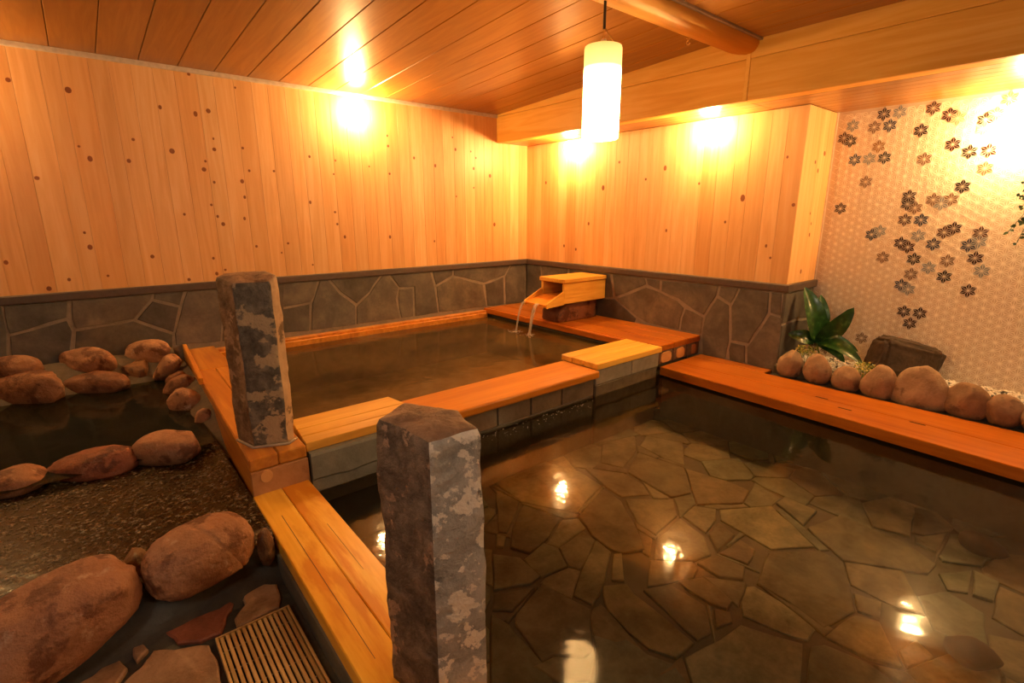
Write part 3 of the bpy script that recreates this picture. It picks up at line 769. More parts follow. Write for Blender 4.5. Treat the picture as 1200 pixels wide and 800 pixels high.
# lower pool
Y_DIV = 1.985
pool = tag(box('pool_floor', .5, 3.5, -1.9, Y_DIV + .1, Z_POOL - .1, Z_POOL - .012, M['mortar_pool'], c=0), 'crazy paved floor of the lower pool under clear water', 'pool floor', kind='structure')
q4 = lambda l: [(560 + x / 3.75, 470 + y / 3.75) for x, y in l]
q6 = lambda l: [(560 + x / 4, 640 + y / 4) for x, y in l]
q7 = lambda l: [(840 + x / 3.333, 640 + y / 3.333) for x, y in l]
q5 = lambda l: [(820 + x / 3.158, 470 + y / 3.158) for x, y in l]
A, B_, C_, D_, E_ = (1, .9, .72), (.72, .62, .5), (1.3, 1.2, .92), (.9, .72, .55), (.8, .85, .76)
pst = [(q4([(50,345),(150,290),(290,260),(450,310),(545,370),(430,490),(200,440)]), A), (q4([(550,385),(630,440),(700,560),(738,650),(640,665),(590,650),(500,590),(440,505)]), B_), (q4([(40,360),(185,440),(130,580),(90,575),(80,400)]), B_),
       (q4([(200,450),(370,510),(310,600),(230,665),(140,640),(150,560)]), B_), (q4([(80,580),(125,592),(118,640),(80,640)]), C_), (q4([(545,180),(690,150),(698,215),(640,290),(540,268)]), D_), (q4([(712,195),(740,150),(900,180),(910,278),(810,245)]), A),
       (q4([(703,222),(908,292),(938,400),(850,420),(660,310)]), B_), (q4([(470,290),(640,312),(728,360),(758,408),(630,415),(560,372)]), D_), (q4([(645,422),(860,425),(880,500),(780,585),(700,535)]), A), (q4([(703,560),(768,600),(758,680),(722,660)]), D_),
       (q4([(890,508),(1000,592),(1028,668),(955,698),(775,690),(785,600)]), A), (q4([(1012,580),(1060,530),(1130,588),(1052,660)]), B_), (q4([(1062,665),(1150,602),(1225,650),(1190,718)]), (.95, .72, .6)), (q4([(962,708),(1050,675),(1178,725),(1170,785),(1060,770)]), B_),
       (q4([(912,292),(1100,350),(1195,390),(1165,445),(962,450),(945,400)]), D_), (q4([(950,455),(1050,470),(1045,518),(1002,575),(900,500)]), A), ([(699,632),(716,646),(708,683),(696,708),(672,696),(684,660)], (1.15, 1.02, .78)), ([(718,648),(729,647),(733,680),(716,678)], (1.25, 1.1, .8)),
       (q6([(70,30),(200,50),(293,140),(250,172),(70,205)]), E_), (q6([(70,215),(268,187),(160,298),(70,295)]), B_), (q6([(302,162),(430,237),(535,288),(530,380),(545,480),(500,518),(360,508),(300,538),(172,360),(182,310)]), B_),
       (q6([(60,310),(150,362),(318,560),(360,640),(360,760),(60,760)]), (.5, .52, .46)), (q6([(582,178),(700,172),(740,222),(1018,455),(930,522),(800,478),(702,398),(602,290)]), (.95, .78, .52)), (q6([(555,287),(598,300),(698,422),(800,502),(918,542),(985,640),(1000,760),(530,760),(540,640),(558,500),(537,370)]), E_),
       (q6([(772,202),(900,172),(1072,277),(1097,400),(1030,438),(880,300)]), B_), (q6([(932,162),(1060,142),(1198,260),(1168,293),(1090,268)]), D_), (q6([(1102,292),(1187,302),(1193,350),(1112,383)]), B_), (q6([(250,560),(300,545),(355,515),(500,525),(545,490),(530,620),(380,640)]), B_),
       ([(802,770),(843,747),(867,730),(941,752),(939,800),(936,840),(826,840)], (1.2, 1.12, .9)), (q7([(115,150),(145,150),(250,212),(388,320),(355,368),(102,270),(92,215)]), C_), (q7([(202,22),(400,12),(498,60),(528,180),(538,250),(420,318),(392,298),(272,208),(152,140)]), B_),
       (q7([(422,350),(540,262),(640,292),(700,420),(730,470),(600,438)]), A), (q7([(706,400),(780,360),(858,430),(740,472)]), D_), (q7([(532,182),(648,217),(640,282),(547,250)]), D_), (q7([(362,387),(420,377),(588,445),(720,540),(760,640),(345,640)]), E_), (q7([(602,452),(738,482),(800,540),(840,640),(770,640),(730,540)]), A),
       (q7([(865,100),(1000,90),(985,180),(900,165)]), E_), (q7([(1000,88),(1105,135),(1085,215),(995,185)]), E_), (q7([(780,190),(900,175),(1050,260),(1060,380),(940,360),(850,320)]), (.62, .72, .72)),
       (q5([(72,396),(265,384),(428,535),(265,545),(77,435)]), C_), (q5([(282,375),(315,350),(438,405),(385,460)]), (1.15, 1.08, .9)), (q5([(397,466),(520,420),(640,472),(760,522),(878,602),(850,638),(530,588)]), B_), (q5([(602,372),(700,350),(798,392),(780,498),(640,460)]), A),
       (q5([(797,500),(913,482),(880,558),(800,520)]), A), (q5([(882,570),(930,487),(1020,492),(1093,570),(1045,608),(900,588)]), (.85, .98, .88)), (q5([(107,150),(180,137),(248,160),(258,213),(200,218),(112,185)]), (.75, .85, .62)), (q5([(270,165),(370,145),(430,230),(280,220)]), E_)]
ptr = [uvz(p, Z_POOL) for p, _ in pst]
for uv, (_, tn) in zip(ptr, pst):
    vs, fs = slab_piece(uv, Z_POOL - .03, Z_POOL + random.uniform(-.003, .003), tz, .004, .0022, .08, .005, .015)
    place('paving_stone', vs, fs, M['paving'], pool, color=jit(tn, .06))
for cpl in fill_cells((.56, 3.2, -1.3, Y_DIV), ptr, .24, 11):
    vs, fs = slab_piece(cpl, Z_POOL - .03, Z_POOL - .003 + random.uniform(-.003, .003), tz, .004, .003, .08, .004, .015)
    place('paving_stone', vs, fs, M['paving'], pool, color=jit(random.choice((A, B_, D_, E_)), .1))
tag(box('trim_5', .335, .548, -1.9, 1.955, Z_POOL - .1, Z_LOW - .05, M['pool_side'], c=.004), 'dark stone kerb carrying the near plank bench', 'kerb', kind='structure')
tag(box('trim_6', 3.02, 3.52, -1.9, 1.975, Z_POOL - .1, Z_LOW - .062, M['pool_side'], c=.004), 'dark stone ledge under the long orange deck', 'kerb', kind='structure')
vs, fs = chamfer_box(.55, 3.02, -1.3, 2.0, Z_WLOW - .001, Z_WLOW, 0)
pw = place('lower_pool_water', [v for v in ((.545, -1.9, Z_WLOW), (3.03, -1.9, Z_WLOW), (3.03, 2.02, Z_WLOW), (.545, 2.02, Z_WLOW))], [[0, 1, 2, 3]], M['water_low'])
tag(pw, 'clear still water of the large lower pool mirroring the lamps', 'water', kind='stuff')

# kerb between the pools
div = tag(box('trim_7', .60, 2.96, Y_DIV + .012, 2.235, Z_POOL - .1, Z_RIM - .045, M['mortar_dark'], c=0), 'low wall of dark blocks dividing the upper pool from the lower', 'kerb', kind='structure')
bx = [1.10, 1.33, 1.545, 1.78, 2.02, 2.30]
for a, b in zip(bx, bx[1:]):
    box('block', a + .003, b - .003, Y_DIV - .004, Y_DIV + .06, -1.085, -.968, M['block_wet'], div, .004, jit((1.1, 1, .9), .15))
box('block', 1.1, 2.3, Y_DIV + .002, Y_DIV + .06, Z_POOL - .05, -1.088, M['block_wet'], div, .004, (.7, .7, .7))
for a, b in ((2.30, 2.655), (2.655, 2.955)):
    box('block', a + .003, b - .003, Y_DIV - .014, Y_DIV + .06, -1.022, -.925, M['block'], div, .004, jit((.95, .92, .85), .06))
box('block', 2.31, 2.955, Y_DIV - .006, Y_DIV + .06, Z_POOL - .05, -1.026, M['block_wet'], div, .008, (1.2, 1.2, 1.1))
# broken grey slab under the left planks
n = 24; top = []; rndp = random.Random(4)
vs, fs = [], []
for i in range(n + 1):
    xx = .572 + (1.12 - .572) * i / n
    zb = -1.035 + .016 * noise.noise(Vector((xx * 9, 0, 0))) - .006 * rndp.random()
    for (yy, zz) in ((Y_DIV + .06, -.925), (Y_DIV - .04, -.925), (Y_DIV - .046, -.935), (Y_DIV - .046, zb), (Y_DIV - .036, zb - .012), (Y_DIV - .026, -1.16), (Y_DIV + .06, -1.16)):
        vs.append(Vector((xx, yy, zz)))
for i in range(n):
    for k in range(7):
        fs.append([i * 7 + k, i * 7 + (k + 1) % 7, (i + 1) * 7 + (k + 1) % 7, (i + 1) * 7 + k])
fs += [list(range(7))[::-1], [n * 7 + k for k in range(7)]]
place('block', vs, fs, M['block'], div, color=(.72, .8, .76))

# upper pool
up = tag(box('trim_8', .58, 2.98, 2.2, 3.94, -1.42, -1.33, M['paving'], c=0), 'brown bottom of the upper pool', 'pool floor', kind='structure')
tag(place('upper_pool_water', [(.6, 2.22, Z_WUP), (2.97, 2.22, Z_WUP), (2.97, 3.96, Z_WUP), (.6, 3.96, Z_WUP)], [[0, 1, 2, 3]], M['water_up']), 'murky brown water of the upper pool under the spout', 'water', kind='stuff')

# ------------------------------------------------------------------ plank decks
def deck(name, loc, label, cat='deck'): return empty(name, loc, label, cat)
# near bench: two planks with a dark seam, on the kerb
nb = deck('plank_bench', (.44, .9, Z_LOW - .06), 'bright yellow orange plank bench in front, running past the grate to the near pillar', 'bench')
def taper(x0a, x1a, x0b, x1b, ya, yb, z0, z1, c=.006):
    vs, fs = chamfer_box(0, 1, ya, yb, z0, z1, 0)
    vs, fs = chamfer_box(-.5, .5, ya, yb, z0, z1, c)
    out = []
    for v in vs:
        t = (v.y - ya) / (yb - ya); a = x0a + (x0b - x0a) * t; b = x1a + (x1b - x1a) * t
        xx = a + (v.x + .5) * (b - a)
        if c and v.x < 0 and v.x > -.499: xx = a + (v.x + .5)
        if c and v.x > 0 and v.x < .499: xx = b - (.5 - v.x)
        out.append(Vector((xx, v.y, v.z)))
    return out, fs
y0n, y1n = -1.6, 1.948
for fa, fb in ((0, .5), (.5, 1)):
    la, lb = .300, .350; ra, rb = .545, .556
    g = .0009
    gl = 0 if fa == 0 else g; gr_ = 0 if fb == 1 else g
    vs, fs = taper(la + (ra - la) * fa + gl, la + (ra - la) * fb - gr_, lb + (rb - lb) * fa + gl, lb + (rb - lb) * fb - gr_, y0n, y1n, Z_LOW - .052, Z_LOW, .003)
    place('plank', vs, fs, M['deck_dry_y'], nb, color=jit((1.05, 1.02, .95), .03))
for fr, w, ya, yb in ((.235, .0011, .98, 1.75), (.745, .0007, 1.3, 1.6)):
    def bxx(y, f): t = (y - y0n) / (y1n - y0n); a = .300 + .05 * t; b = .545 + .011 * t; return a + (b - a) * f
    place('crack', [(bxx(ya, fr) - w * .3, ya, Z_LOW + .0006), (bxx(ya, fr) + w, ya, Z_LOW + .0006), (bxx(yb, fr) + w, yb, Z_LOW + .0006), (bxx(yb, fr) - w, yb, Z_LOW + .0006)], [[0, 1, 2, 3]], M['bark'], nb)

# left deck with end timber
ld = deck('timber_deck', (.48, 2.9, Z_DECK - .145), 'worn brown timber deck on the left carrying the far pillar', 'deck')
def ldx(y, f):   # edges slide a little to the right further back
    a = .352 + (.418 - .352) * (y - 1.95) / 2.05; b = .562 + .04 * min(1, (y - 1.95) / .3); return a + (b - a) * f
for fa, fb, yy in ((0, .5, (1.952, 3.36)), (.5, 1, (1.952, 3.36)), (0, 1, (3.363, 3.97))):
    vs, fs = taper(ldx(yy[0], fa), ldx(yy[0], fb) - .002, ldx(yy[1], fa), ldx(yy[1], fb) - .002, yy[0], yy[1], Z_DECK - .05, Z_DECK, .005)
    place('plank', vs, fs, M['timber'], ld, color=jit((1, .95, .9), .05))
vs, fs = taper(.356, .562, .420, .6, 1.958, 3.97, Z_FLOOR - .1, Z_DECK - .051, .004)
place('side_board', vs, fs, M['timber'], ld, color=(.9, .82, .74))
box('end_board', .353, .562, 1.946, 1.958, Z_LOW - .01, Z_DECK - .052, M['endgrain'], ld, .002)
# pale oval end of a log in the front board
oc = Vector((.405, 1.9455, -.962))
place('log_end', [oc + Vector((.021 * math.cos(t), -.003, .024 * math.sin(t))) for t in [2 * math.pi * k / 16 for k in range(16)]] + [oc + Vector((.023 * math.cos(t), .002, .026 * math.sin(t))) for t in [2 * math.pi * k / 16 for k in range(16)]],
      [list(range(16))] + [[k, 16 + k, 16 + (k + 1) % 16, (k + 1) % 16] for k in range(16)], M['endpale'], ld)
bt = tag(place('timber_batten', *taper(.368, .392, .418, .442, 3.06, 3.985, Z_DECK + .001, Z_DECK + .036, .003), M['timber'], color=(1.25, 1.2, 1.1)), 'long square timber batten lying on the left edge of the timber deck', 'batten')

# planks on the dividing kerb
lp = deck('plank_step', (.84, 2.1, -.925), 'pale yellow two plank step left of centre over the grey slab', 'step')
for a, b in ((1.968, 2.045), (2.047, 2.128), (2.13, 2.258)):
    vs, fs = chamfer_box(.578, 1.09, a + .001, b - .001, -.924, Z_DECK, .003)
    out = []
    for v in vs: out.append(Vector((v.x + (v.y - 2.1) * (-.15 if v.x > .8 else .1), v.y, v.z)))
    place('plank', out, fs, M['deck_dry_x'], lp, color=jit((1, 1, .98), .05))
op = tag(place('polished_plank', *chamfer_box(1.095, 2.296, 1.935, 2.245, -.965, -.918, .010), M['deck_wet_x'], color=(1.08, 1.2, .9)), 'glossy orange plank in the middle of the kerb between the two pools', 'plank')
rp = deck('plank_step', (2.63, 2.1, -.925), 'bright yellow plank step right of centre over two grey blocks', 'step')
for a, b in ((1.958, 2.075), (2.077, 2.175), (2.177, 2.272)):
    vs, fs = chamfer_box(2.30, 2.968, a + .0014, b - .0014, -.922, Z_DECK, .003)
    place('plank', vs, fs, M['deck_dry_x'], rp, color=jit((1.12, 1.1, 1.0), .04))
box('dark_batten', 2.296, 2.33, 1.985, 2.262, -.945, -.923, M['bark'], rp, .003)

# right deck of three timbers
rd = deck('timber_deck', (3.23, 2.95, Z_DECK - .14), 'orange red timber deck along the right wall under the spout', 'deck')
tx = [2.97, 3.15, 3.33, XR - .015]
for k in range(3):
    yA = 1.985
    def xx(y, i=k): return tx[i] - (.035 if i == 0 and y > 2.3 else 0)
    box('plank', tx[k] + .001 if k else 2.945 + .025, tx[k + 1] - .001, yA, 3.97, Z_DECK - .045, Z_DECK, M['deck_wet_y'], rd, .005, jit((.92, .92, .8), .06))
    box('end_block', tx[k] + .004, tx[k + 1] - .004, yA + .004, yA + .10, Z_LOW + .004, Z_DECK - .047, M['bark'], rd, .006)
    cx, wz = (tx[k] + tx[k + 1]) / 2, (Z_LOW + Z_DECK - .047) / 2 + .003
    rx = (.062, .05, .03)[k]
    oc = Vector((cx, yA + .003, wz))
    ring = [2 * math.pi * j / 14 for j in range(14)]
    sq = lambda t: (math.copysign(abs(math.cos(t)) ** .6, math.cos(t)), math.copysign(abs(math.sin(t)) ** .6, math.sin(t)))
    place('log_end', [oc + Vector((rx * sq(t)[0], -.006, .036 * sq(t)[1])) for t in ring] + [oc + Vector((rx * 1.08 * sq(t)[0], .003, .040 * sq(t)[1])) for t in ring],
          [list(range(14))] + [[j, 14 + j, 14 + (j + 1) % 14, (j + 1) % 14] for j in range(14)], M['endpale'], rd, color=((1, .95, .9), (.9, .8, .7), (.45, .35, .3))[k])
box('edge_board', 2.93, 2.968, 2.276, 3.97, Z_DECK - .05, Z_DECK - .001, M['deck_wet_y'], rd, .005, (1.1, 1.05, 1))
tag(box('trim_9', 2.98, XR, 2.09, 3.98, -1.42, Z_DECK - .052, M['pool_side'], c=0), 'dark base under the right timber deck', 'kerb', kind='structure')
# rim along the left wall
rm = tag(place('rim_board', *join(chamfer_box(.608, 2.93, 3.925, 3.985, -1.0, -.905, .004)), M['timber'], color=(1.1, 1.0, .9)), 'narrow wooden rim board along the foot of the left wall behind the upper pool', 'board')
box('edge', .608, 2.93, 3.905, 3.924, -1.0, -.925, M['timber'], rm, .003, (1.2, 1.1, .95))

# long low deck on the right
lo = deck('long_deck', (3.2, .2, Z_LOW - .06), 'long orange plank deck along the right side of the lower pool', 'deck')
for a, b in ((0, .5), (.5, 1)):
    la, lb, ra, rb = 2.885, 2.975, 3.375, 3.385
    g = .0007
    y0, y1 = -1.7, 1.972
    la = 2.975 - .052 * (y1 - y0)
    vs, fs = taper(la + (ra - la) * a + (g if a else 0), la + (ra - la) * b - g, lb + (rb - lb) * a + (g if a else 0), lb + (rb - lb) * b - g, y0, y1, Z_LOW - .06, Z_LOW, .007 if False else .003)
    place('plank', vs, fs, M['deck_wet_y'], lo, color=jit((.90, .90, .75), .03))
box('plank', 3.387, 3.497, 1.44, 1.972, Z_LOW - .06, Z_LOW, M['deck_wet_y'], lo, .003, (.88, .88, .75))
# slots cut in the long deck
for x, y in ((862, 412), (865, 424), (893, 430), (905, 436), (963, 466), (990, 479), (1075, 496)):
    p = onz(x, y, Z_LOW + .0008)
    if p.x < 3.37 or p.y > 1.5:
        place('slot', [p + Vector((a * .006, b * .035, 0)) for a, b in ((-1, -1), (1, -.9), (1, .9), (-1, 1))], [[0, 1, 2, 3]], M['black'], lo)

# ------------------------------------------------------------------ spout
SY0, SY1, SX0, SX1 = 2.93, 3.21, 2.985, XR - .012
sp = empty('wooden_spout', (3.24, 3.07, Z_DECK), 'boxy wooden water spout with a lid on the right timber deck', 'spout')
box('lid', SX0 - .012, SX1, SY0 - .012, SY1 + .012, -.548, -.515, M['deck_dry_x'], sp, .004, (.95, .9, .85))
box('side_panel', SX0, SX1, SY0, SY0 + .025, -.72, -.549, M['deck_dry_x'], sp, .003, (1.02, 1, 1))
box('side_panel', SX0, SX1, SY1 - .025, SY1, -.72, -.549, M['deck_dry_x'], sp, .003, (.9, .85, .8))
box('bottom_panel', SX0 - .0, SX1, SY0 + .026, SY1 - .026, -.72, -.66, M['deck_wet_x'], sp, .003, (1, 1, 1))
box('back_panel', SX1 - .05, SX1 - .002, SY0 + .026, SY1 - .026, -.658, -.55, M['bark'], sp, 0)
# sloping tongue with cheeks
tv = [Vector(p) for p in ((2.80, SY0 + .012, -.712), (2.80, SY1 - .012, -.712), (SX0 - .001, SY1 - .012, -.665), (SX0 - .001, SY0 + .012, -.665), (2.80, SY0 + .012, -.73), (2.80, SY1 - .012, -.73), (SX0 - .001, SY1 - .012, -.72), (SX0 - .001, SY0 + .012, -.72))]
bf = [[0, 3, 2, 1], [4, 5, 6, 7], [0, 1, 5, 4], [1, 2, 6, 5], [2, 3, 7, 6], [3, 0, 4, 7]]
place('tongue', tv, bf, M['deck_wet_x'], sp, color=(1.4, 1.5, 1.4))
for ya, yb in ((SY0, SY0 + .011), (SY1 - .011, SY1)):
    cv = [Vector(p) for p in ((2.79, ya, -.70), (2.79, yb, -.70), (SX0 - .001, yb, -.612), (SX0 - .001, ya, -.612), (2.79, ya, -.735), (2.79, yb, -.735), (SX0 - .001, yb, -.725), (SX0 - .001, ya, -.725))]
    place('cheek', cv, bf, M['deck_dry_x'], sp, color=(1, .95, .9))
vs, fs = rock_mesh((3.22, SY0 + .165, -.805), (.235, .125, .10), (0, 0, 0), .3, .05, 2.2, 4, 12, None, 0.0, 1)
vs = [Vector((v.x, v.y, min(max(v.z, Z_DECK + .001), -.7205))) for v in vs]
place('base_stone', vs, fs, M['boulder'], sp, smooth=True, color=(.55, .38, .3))
def stream(px0, px1, w, seed):
    a = Vector((2.784, px0, -.705)); e = Vector((px1[0], px1[1], Z_WUP + .002))
    rings, faces = [], []; n, s = 14, 10
    rnd = random.Random(seed)
    for i in range(n + 1):
        t = i / n
        c = a.lerp(e, t ** .62); c.z = a.z + (e.z - a.z) * (t ** 1.5 * .75 + .25 * t)
        ww = w * (1 - .35 * t) * (1 + .1 * rnd.uniform(-1, 1)); d = .007 * (1 - .3 * t)
        if i == n: ww *= 1.5; d *= 2
        for k in range(s):
            th = 2 * math.pi * k / s
            rings.append(c + Vector((math.cos(th) * d, math.sin(th) * ww, 0)))
    for i in range(n):
        for k in range(s): faces.append([i * s + k, i * s + (k + 1) % s, (i + 1) * s + (k + 1) % s, (i + 1) * s + k])
    return rings, faces
tag(place('water_stream', *stream(3.19, (2.735, 3.245), .014, 1), M['stream'], smooth=True), 'left thin stream of water falling from the spout', 'water', kind='stuff')
tag(place('water_stream', *stream(3.03, (2.72, 3.06), .022, 2), M['stream'], smooth=True), 'right wider stream of water falling from the spout', 'water', kind='stuff')

# bubbles drifting along the kerb and under the spout
def bubbles(name, n, f, z, r0, r1, seed, label):
    rnd = random.Random(seed); V, Fc = [], []
    bv, bf_ = ico(1)
    for _ in range(n):
        x, y = f(rnd); r = rnd.uniform(r0, r1); k = len(V)
        V += [Vector((x + v.x * r, y + v.y * r, z + max(-.2, v.z) * r * .7)) for v in bv]; Fc += [[i + k for i in q] for q in bf_]
    tag(place(name, V, Fc, M['foam'], smooth=True), label, 'bubbles', kind='stuff')
bubbles('foam_bubbles', 80, lambda r: (1.25 + 1.0 * r.random(), 1.975 - abs(r.gauss(0, .045)) - .004), Z_WLOW, .0015, .004, 3, 'tiny bubbles floating along the dark block kerb of the lower pool')
bubbles('spout_foam', 90, lambda r: (2.72 + r.gauss(0, .028), 3.15 + r.choice((-.09, .09)) + r.gauss(0, .03)), Z_WUP, .0015, .0045, 5, 'white foam where the spout water falls into the upper pool')

# ------------------------------------------------------------------ pillars
def pillar(name, sect, z0, z1s, mats, side_mats, label, seed, amp=.006, topamp=.008, lean=(0, 0), taper_=0.0, bulge=.0):
    """stone post: sect = corner points (counter-clockwise), side_mats = material slot per side, z1s = top height per corner"""
    n = len(sect); sub, rings = 9, 52
    cx = sum(p[0] for p in sect) / n; cy = sum(p[1] for p in sect) / n
    pts, mi = [], []
    for i in range(n):
        a, b = sect[i], sect[(i + 1) % n]
        for j in range(sub):
            t = j / sub
            pts.append((a[0] + (b[0] - a[0]) * t, a[1] + (b[1] - a[1]) * t, z1s[i] + (z1s[(i + 1) % n] - z1s[i]) * t)); mi.append(side_mats[i])
    m = len(pts); vs, fs, idx = [], [], []
    for r in range(rings + 1):
        t = r / rings
        for k, (x, y, zt) in enumerate(pts):
            z = z0 + (zt - z0) * t
            s = 1 - taper_ * t
            d = Vector((x - cx, y - cy, 0)); dn = d.normalized()
            q = Vector((x * 14, y * 14, z * 9 + seed))
            disp = amp * noise.fractal(q, .8, 2.0, 4) + amp * .9 * noise.noise(Vector((x * 4, y * 4, z * 4 + seed)))
            if r == rings: disp -= .006
            vs.append(Vector((cx + d.x * s + dn.x * disp + lean[0] * t, cy + d.y * s + dn.y * disp + lean[1] * t, z)))
    for r in range(rings):
        for k in range(m):
            fs.append([r * m + k, r * m + (k + 1) % m, (r + 1) * m + (k + 1) % m, (r + 1) * m + k]); idx.append(mi[k])
    # top
    prev = rings * m; zt_mean = sum(z1s) / n
    for f, zz in ((.82, .004), (.5, .007), (.2, .008)):
        st = len(vs)
        for k in range(m):
            b = vs[rings * m + k]
            x = cx + lean[0] + (b.x - cx - lean[0]) * f; y = cy + lean[1] + (b.y - cy - lean[1]) * f
            z = zt_mean + (b.z - zt_mean) * f + zz + topamp * noise.fractal(Vector((x * 22, y * 22, seed)), .8, 2, 3)
            vs.append(Vector((x, y, z)))
        for k in range(m):
            fs.append([prev + k, prev + (k + 1) % m, st + (k + 1) % m, st + k]); idx.append(len(mats) - 1)
        prev = st
    fs.append([prev + k for k in range(m)]); idx.append(len(mats) - 1)
    fs.append([k for k in range(m)][::-1]); idx.append(0)
    o = place(name, vs, fs, mats, None, idx)
    for p in o.data.polygons: p.use_smooth = True
    o.color = (1, .94, .84, 1)
    return tag(o, label, 'pillar')
def zpt(x, y, z): p = onz(x, y, z); return (p.x, p.y)
# far pillar on the timber deck
s1 = [zpt(280, 516, Z_DECK), zpt(298, 525, Z_DECK), zpt(338, 520, Z_DECK), zpt(346, 514, Z_DECK), (.545, 2.17), (.40, 2.22)]
pillar('stone_pillar', s1, Z_DECK + .001, [-.228, -.242, -.24, -.222, -.215, -.22], [M['col_dark'], M['col_brown'], M['col_beige'], M['col_top']], [1, 0, 2, 1, 1, 1],
       'far stone pillar on the timber deck, dark face with beige patches', 3.3, .006, .004, (.0, .0), -.02)
cr = empty('_skip', (0, 0, 0)); bpy.data.objects.remove(cr)
gp = [Vector((p[0] + (p[0] - .455) * .05, p[1] + (p[1] - 2.1) * .05, Z_DECK + .004)) for p in s1]
place('grout_bead', *tube(gp[:4] , .006, 6), M['mortar'], bpy.data.objects['stone_pillar'], smooth=True, color=(1.6, 1.55, 1.5))
# near pillar on the plank bench
s2 = [(.397, .905), (.428, .752), (.525, .722), (.543, .815), (.475, .935)]
pillar('stone_pillar', s2, Z_LOW + .001, [-.395, -.402, -.392, -.385, -.387], [M['col_purple'], M['col_grey'], M['col_top']], [0, 1, 1, 0, 0],
       'near stone pillar in front, purplish brown left face and pale grey right face', 8.1, .0065, .007, (0, 0), .0)

# ------------------------------------------------------------------ rock pool on the left
bank = tag(box('trim_10', X_W, .352, 3.72, YL, -1.5, -1.06, M['bed'], c=0), 'rough mortar bed behind the rock pool', 'bank', kind='structure')
def bank_mesh(name, path, mat, label):
    """path: rows of points; a soft, uneven surface"""
    rows = len(path); cols = len(path[0]); vs, fs = [], []
    for r in path:
        for p in r:
            p = Vector(p); p += Vector((0, 0, .012 * noise.fractal(p * 9, .8, 2, 3))); vs.append(p)
    for i in range(rows - 1):
        for j in range(cols - 1): fs.append([i * cols + j, i * cols + j + 1, (i + 1) * cols + j + 1, (i + 1) * cols + j])
    return tag(place(name, vs, fs, mat, smooth=True), label, 'bank', kind='structure')
def lin(a, b, n): return [a + (b - a) * i / (n - 1) for i in range(n)]
bank_mesh('trim_11', [[(x, y, z) for x in lin(X_W, .36, 60)] for y, z in ((4.0, -.86), (3.95, -.865), (3.9, -.885), (3.85, -.92), (3.8, -.955), (3.75, -.99), (3.70, -1.03), (3.64, -1.12), (3.6, -1.3))], M['bed'], 'mortar bank set with rocks at the foot of the left wall')
bank_mesh('trim_12', [[(x, y, -1.07 + (z + 1.07) * min(1, max(0, (y - 2.55) / .3))) for y in lin(2.45, 3.95, 40)] for x, z in ((.40, -.93), (.37, -.94), (.34, -.965), (.30, -1.0), (.26, -1.04), (.22, -1.12), (.18, -1.3))], M['bed'], 'mortar bank set with rocks beside the timber deck')
tag(box('trim_13', X_W, .36, 2.4, 4.0, -1.5, -1.38, M['pool_side'], c=0), 'dark bottom of the rock pool', 'pool floor', kind='structure')
tag(place('rock_pool_water', [(X_W, 2.5, Z_WROCK), (.33, 2.5, Z_WROCK), (.33, 3.8, Z_WROCK), (X_W, 3.8, Z_WROCK)], [[0, 1, 2, 3]], M['water_rock']), 'dark green water of the small rock pool on the left', 'water', kind='stuff')
R1, R2, R3, R4 = (1.1, 1.0, .85), (.85, .72, .58), (1.3, 1.25, 1.12), (.62, .48, .38)
rock('rock', M['boulder'], (14, 431), ('y', 3.92), 66, 29, .12, 3, 'flat brown rock at the left edge in the upper row by the slate wall', color=R2)
rock('rock', M['boulder'], (37, 458), ('y', 3.77), 82, 43, .15, 9, 'large reddish brown rock in the lower row at the left edge of the rock pool', color=R2, e=.7)
rock('rock', M['boulder'], (103, 424), ('y', 3.91), 62, 33, .12, 0, 'rounded orange brown rock with pale specks by the slate wall', color=R1)
rock('rock', M['boulder'], (173, 413), ('y', 3.92), 50, 29, .13, 9, 'rightmost smooth light rock of the upper row by the slate wall', color=R3)
rock('rock', M['boulder'], (113, 451), ('y', 3.75), 72, 31, .14, 3, 'dark red rock half in the water in the middle of the rock pool back edge', color=R4)
rock('rock', M['boulder'], (159, 438), ('y', 3.85), 33, 30, .12, 0, 'small square brown rock between two larger ones at the back of the rock pool', color=(.7, .6, .4), e=.6)
rock('rock', M['boulder'], (196, 432), ('y', 3.72), 20, 36, .12, -35, 'small upright rock leaning toward the deck corner', color=R1, e=.7)
rock('rock', M['boulder'], (211, 453), ('y', 3.4), 40, 24, .11, 25, 'tilted flat rock beside the timber batten', color=R2)
rock('rock', M['boulder'], (206, 445), ('y', 3.55), 26, 16, .08, 30, 'small dark rock wedged above the tilted flat rock', color=R4)
rock('rock', M['boulder'], (221, 474), ('y', 3.1), 36, 42, .13, 20, 'upright light rock next to the middle of the timber deck', color=R3, e=.7)
rock('rock', M['boulder'], (239, 495), ('y', 2.82), 20, 34, .06, -10, 'small pale rock against the side of the timber deck', color=R3)
rock('rock', M['boulder'], (196, 525), ('z', -.985), 74, 42, .16, 8, 'smooth oval orange brown rock at the right end of the pebbled ledge', color=R1, amp=.04)
rock('rock', M['boulder'], (105, 548), ('z', -1.025), 104, 40, .2, 12, 'low wet reddish rock in the middle of the ledge between pool and pebbles', color=(.72, .4, .27))
rock('rock', M['boulder'], (20, 564), ('z', -1.01), 60, 34, .18, 5, 'low brown rock at the left edge of the ledge beside the rock pool', color=R2)
rock('rock', M['boulder'], (-62, 575), ('z', -1.01), 70, 40, .18, 5, 'brown ledge rock just beyond the left edge', color=R2)

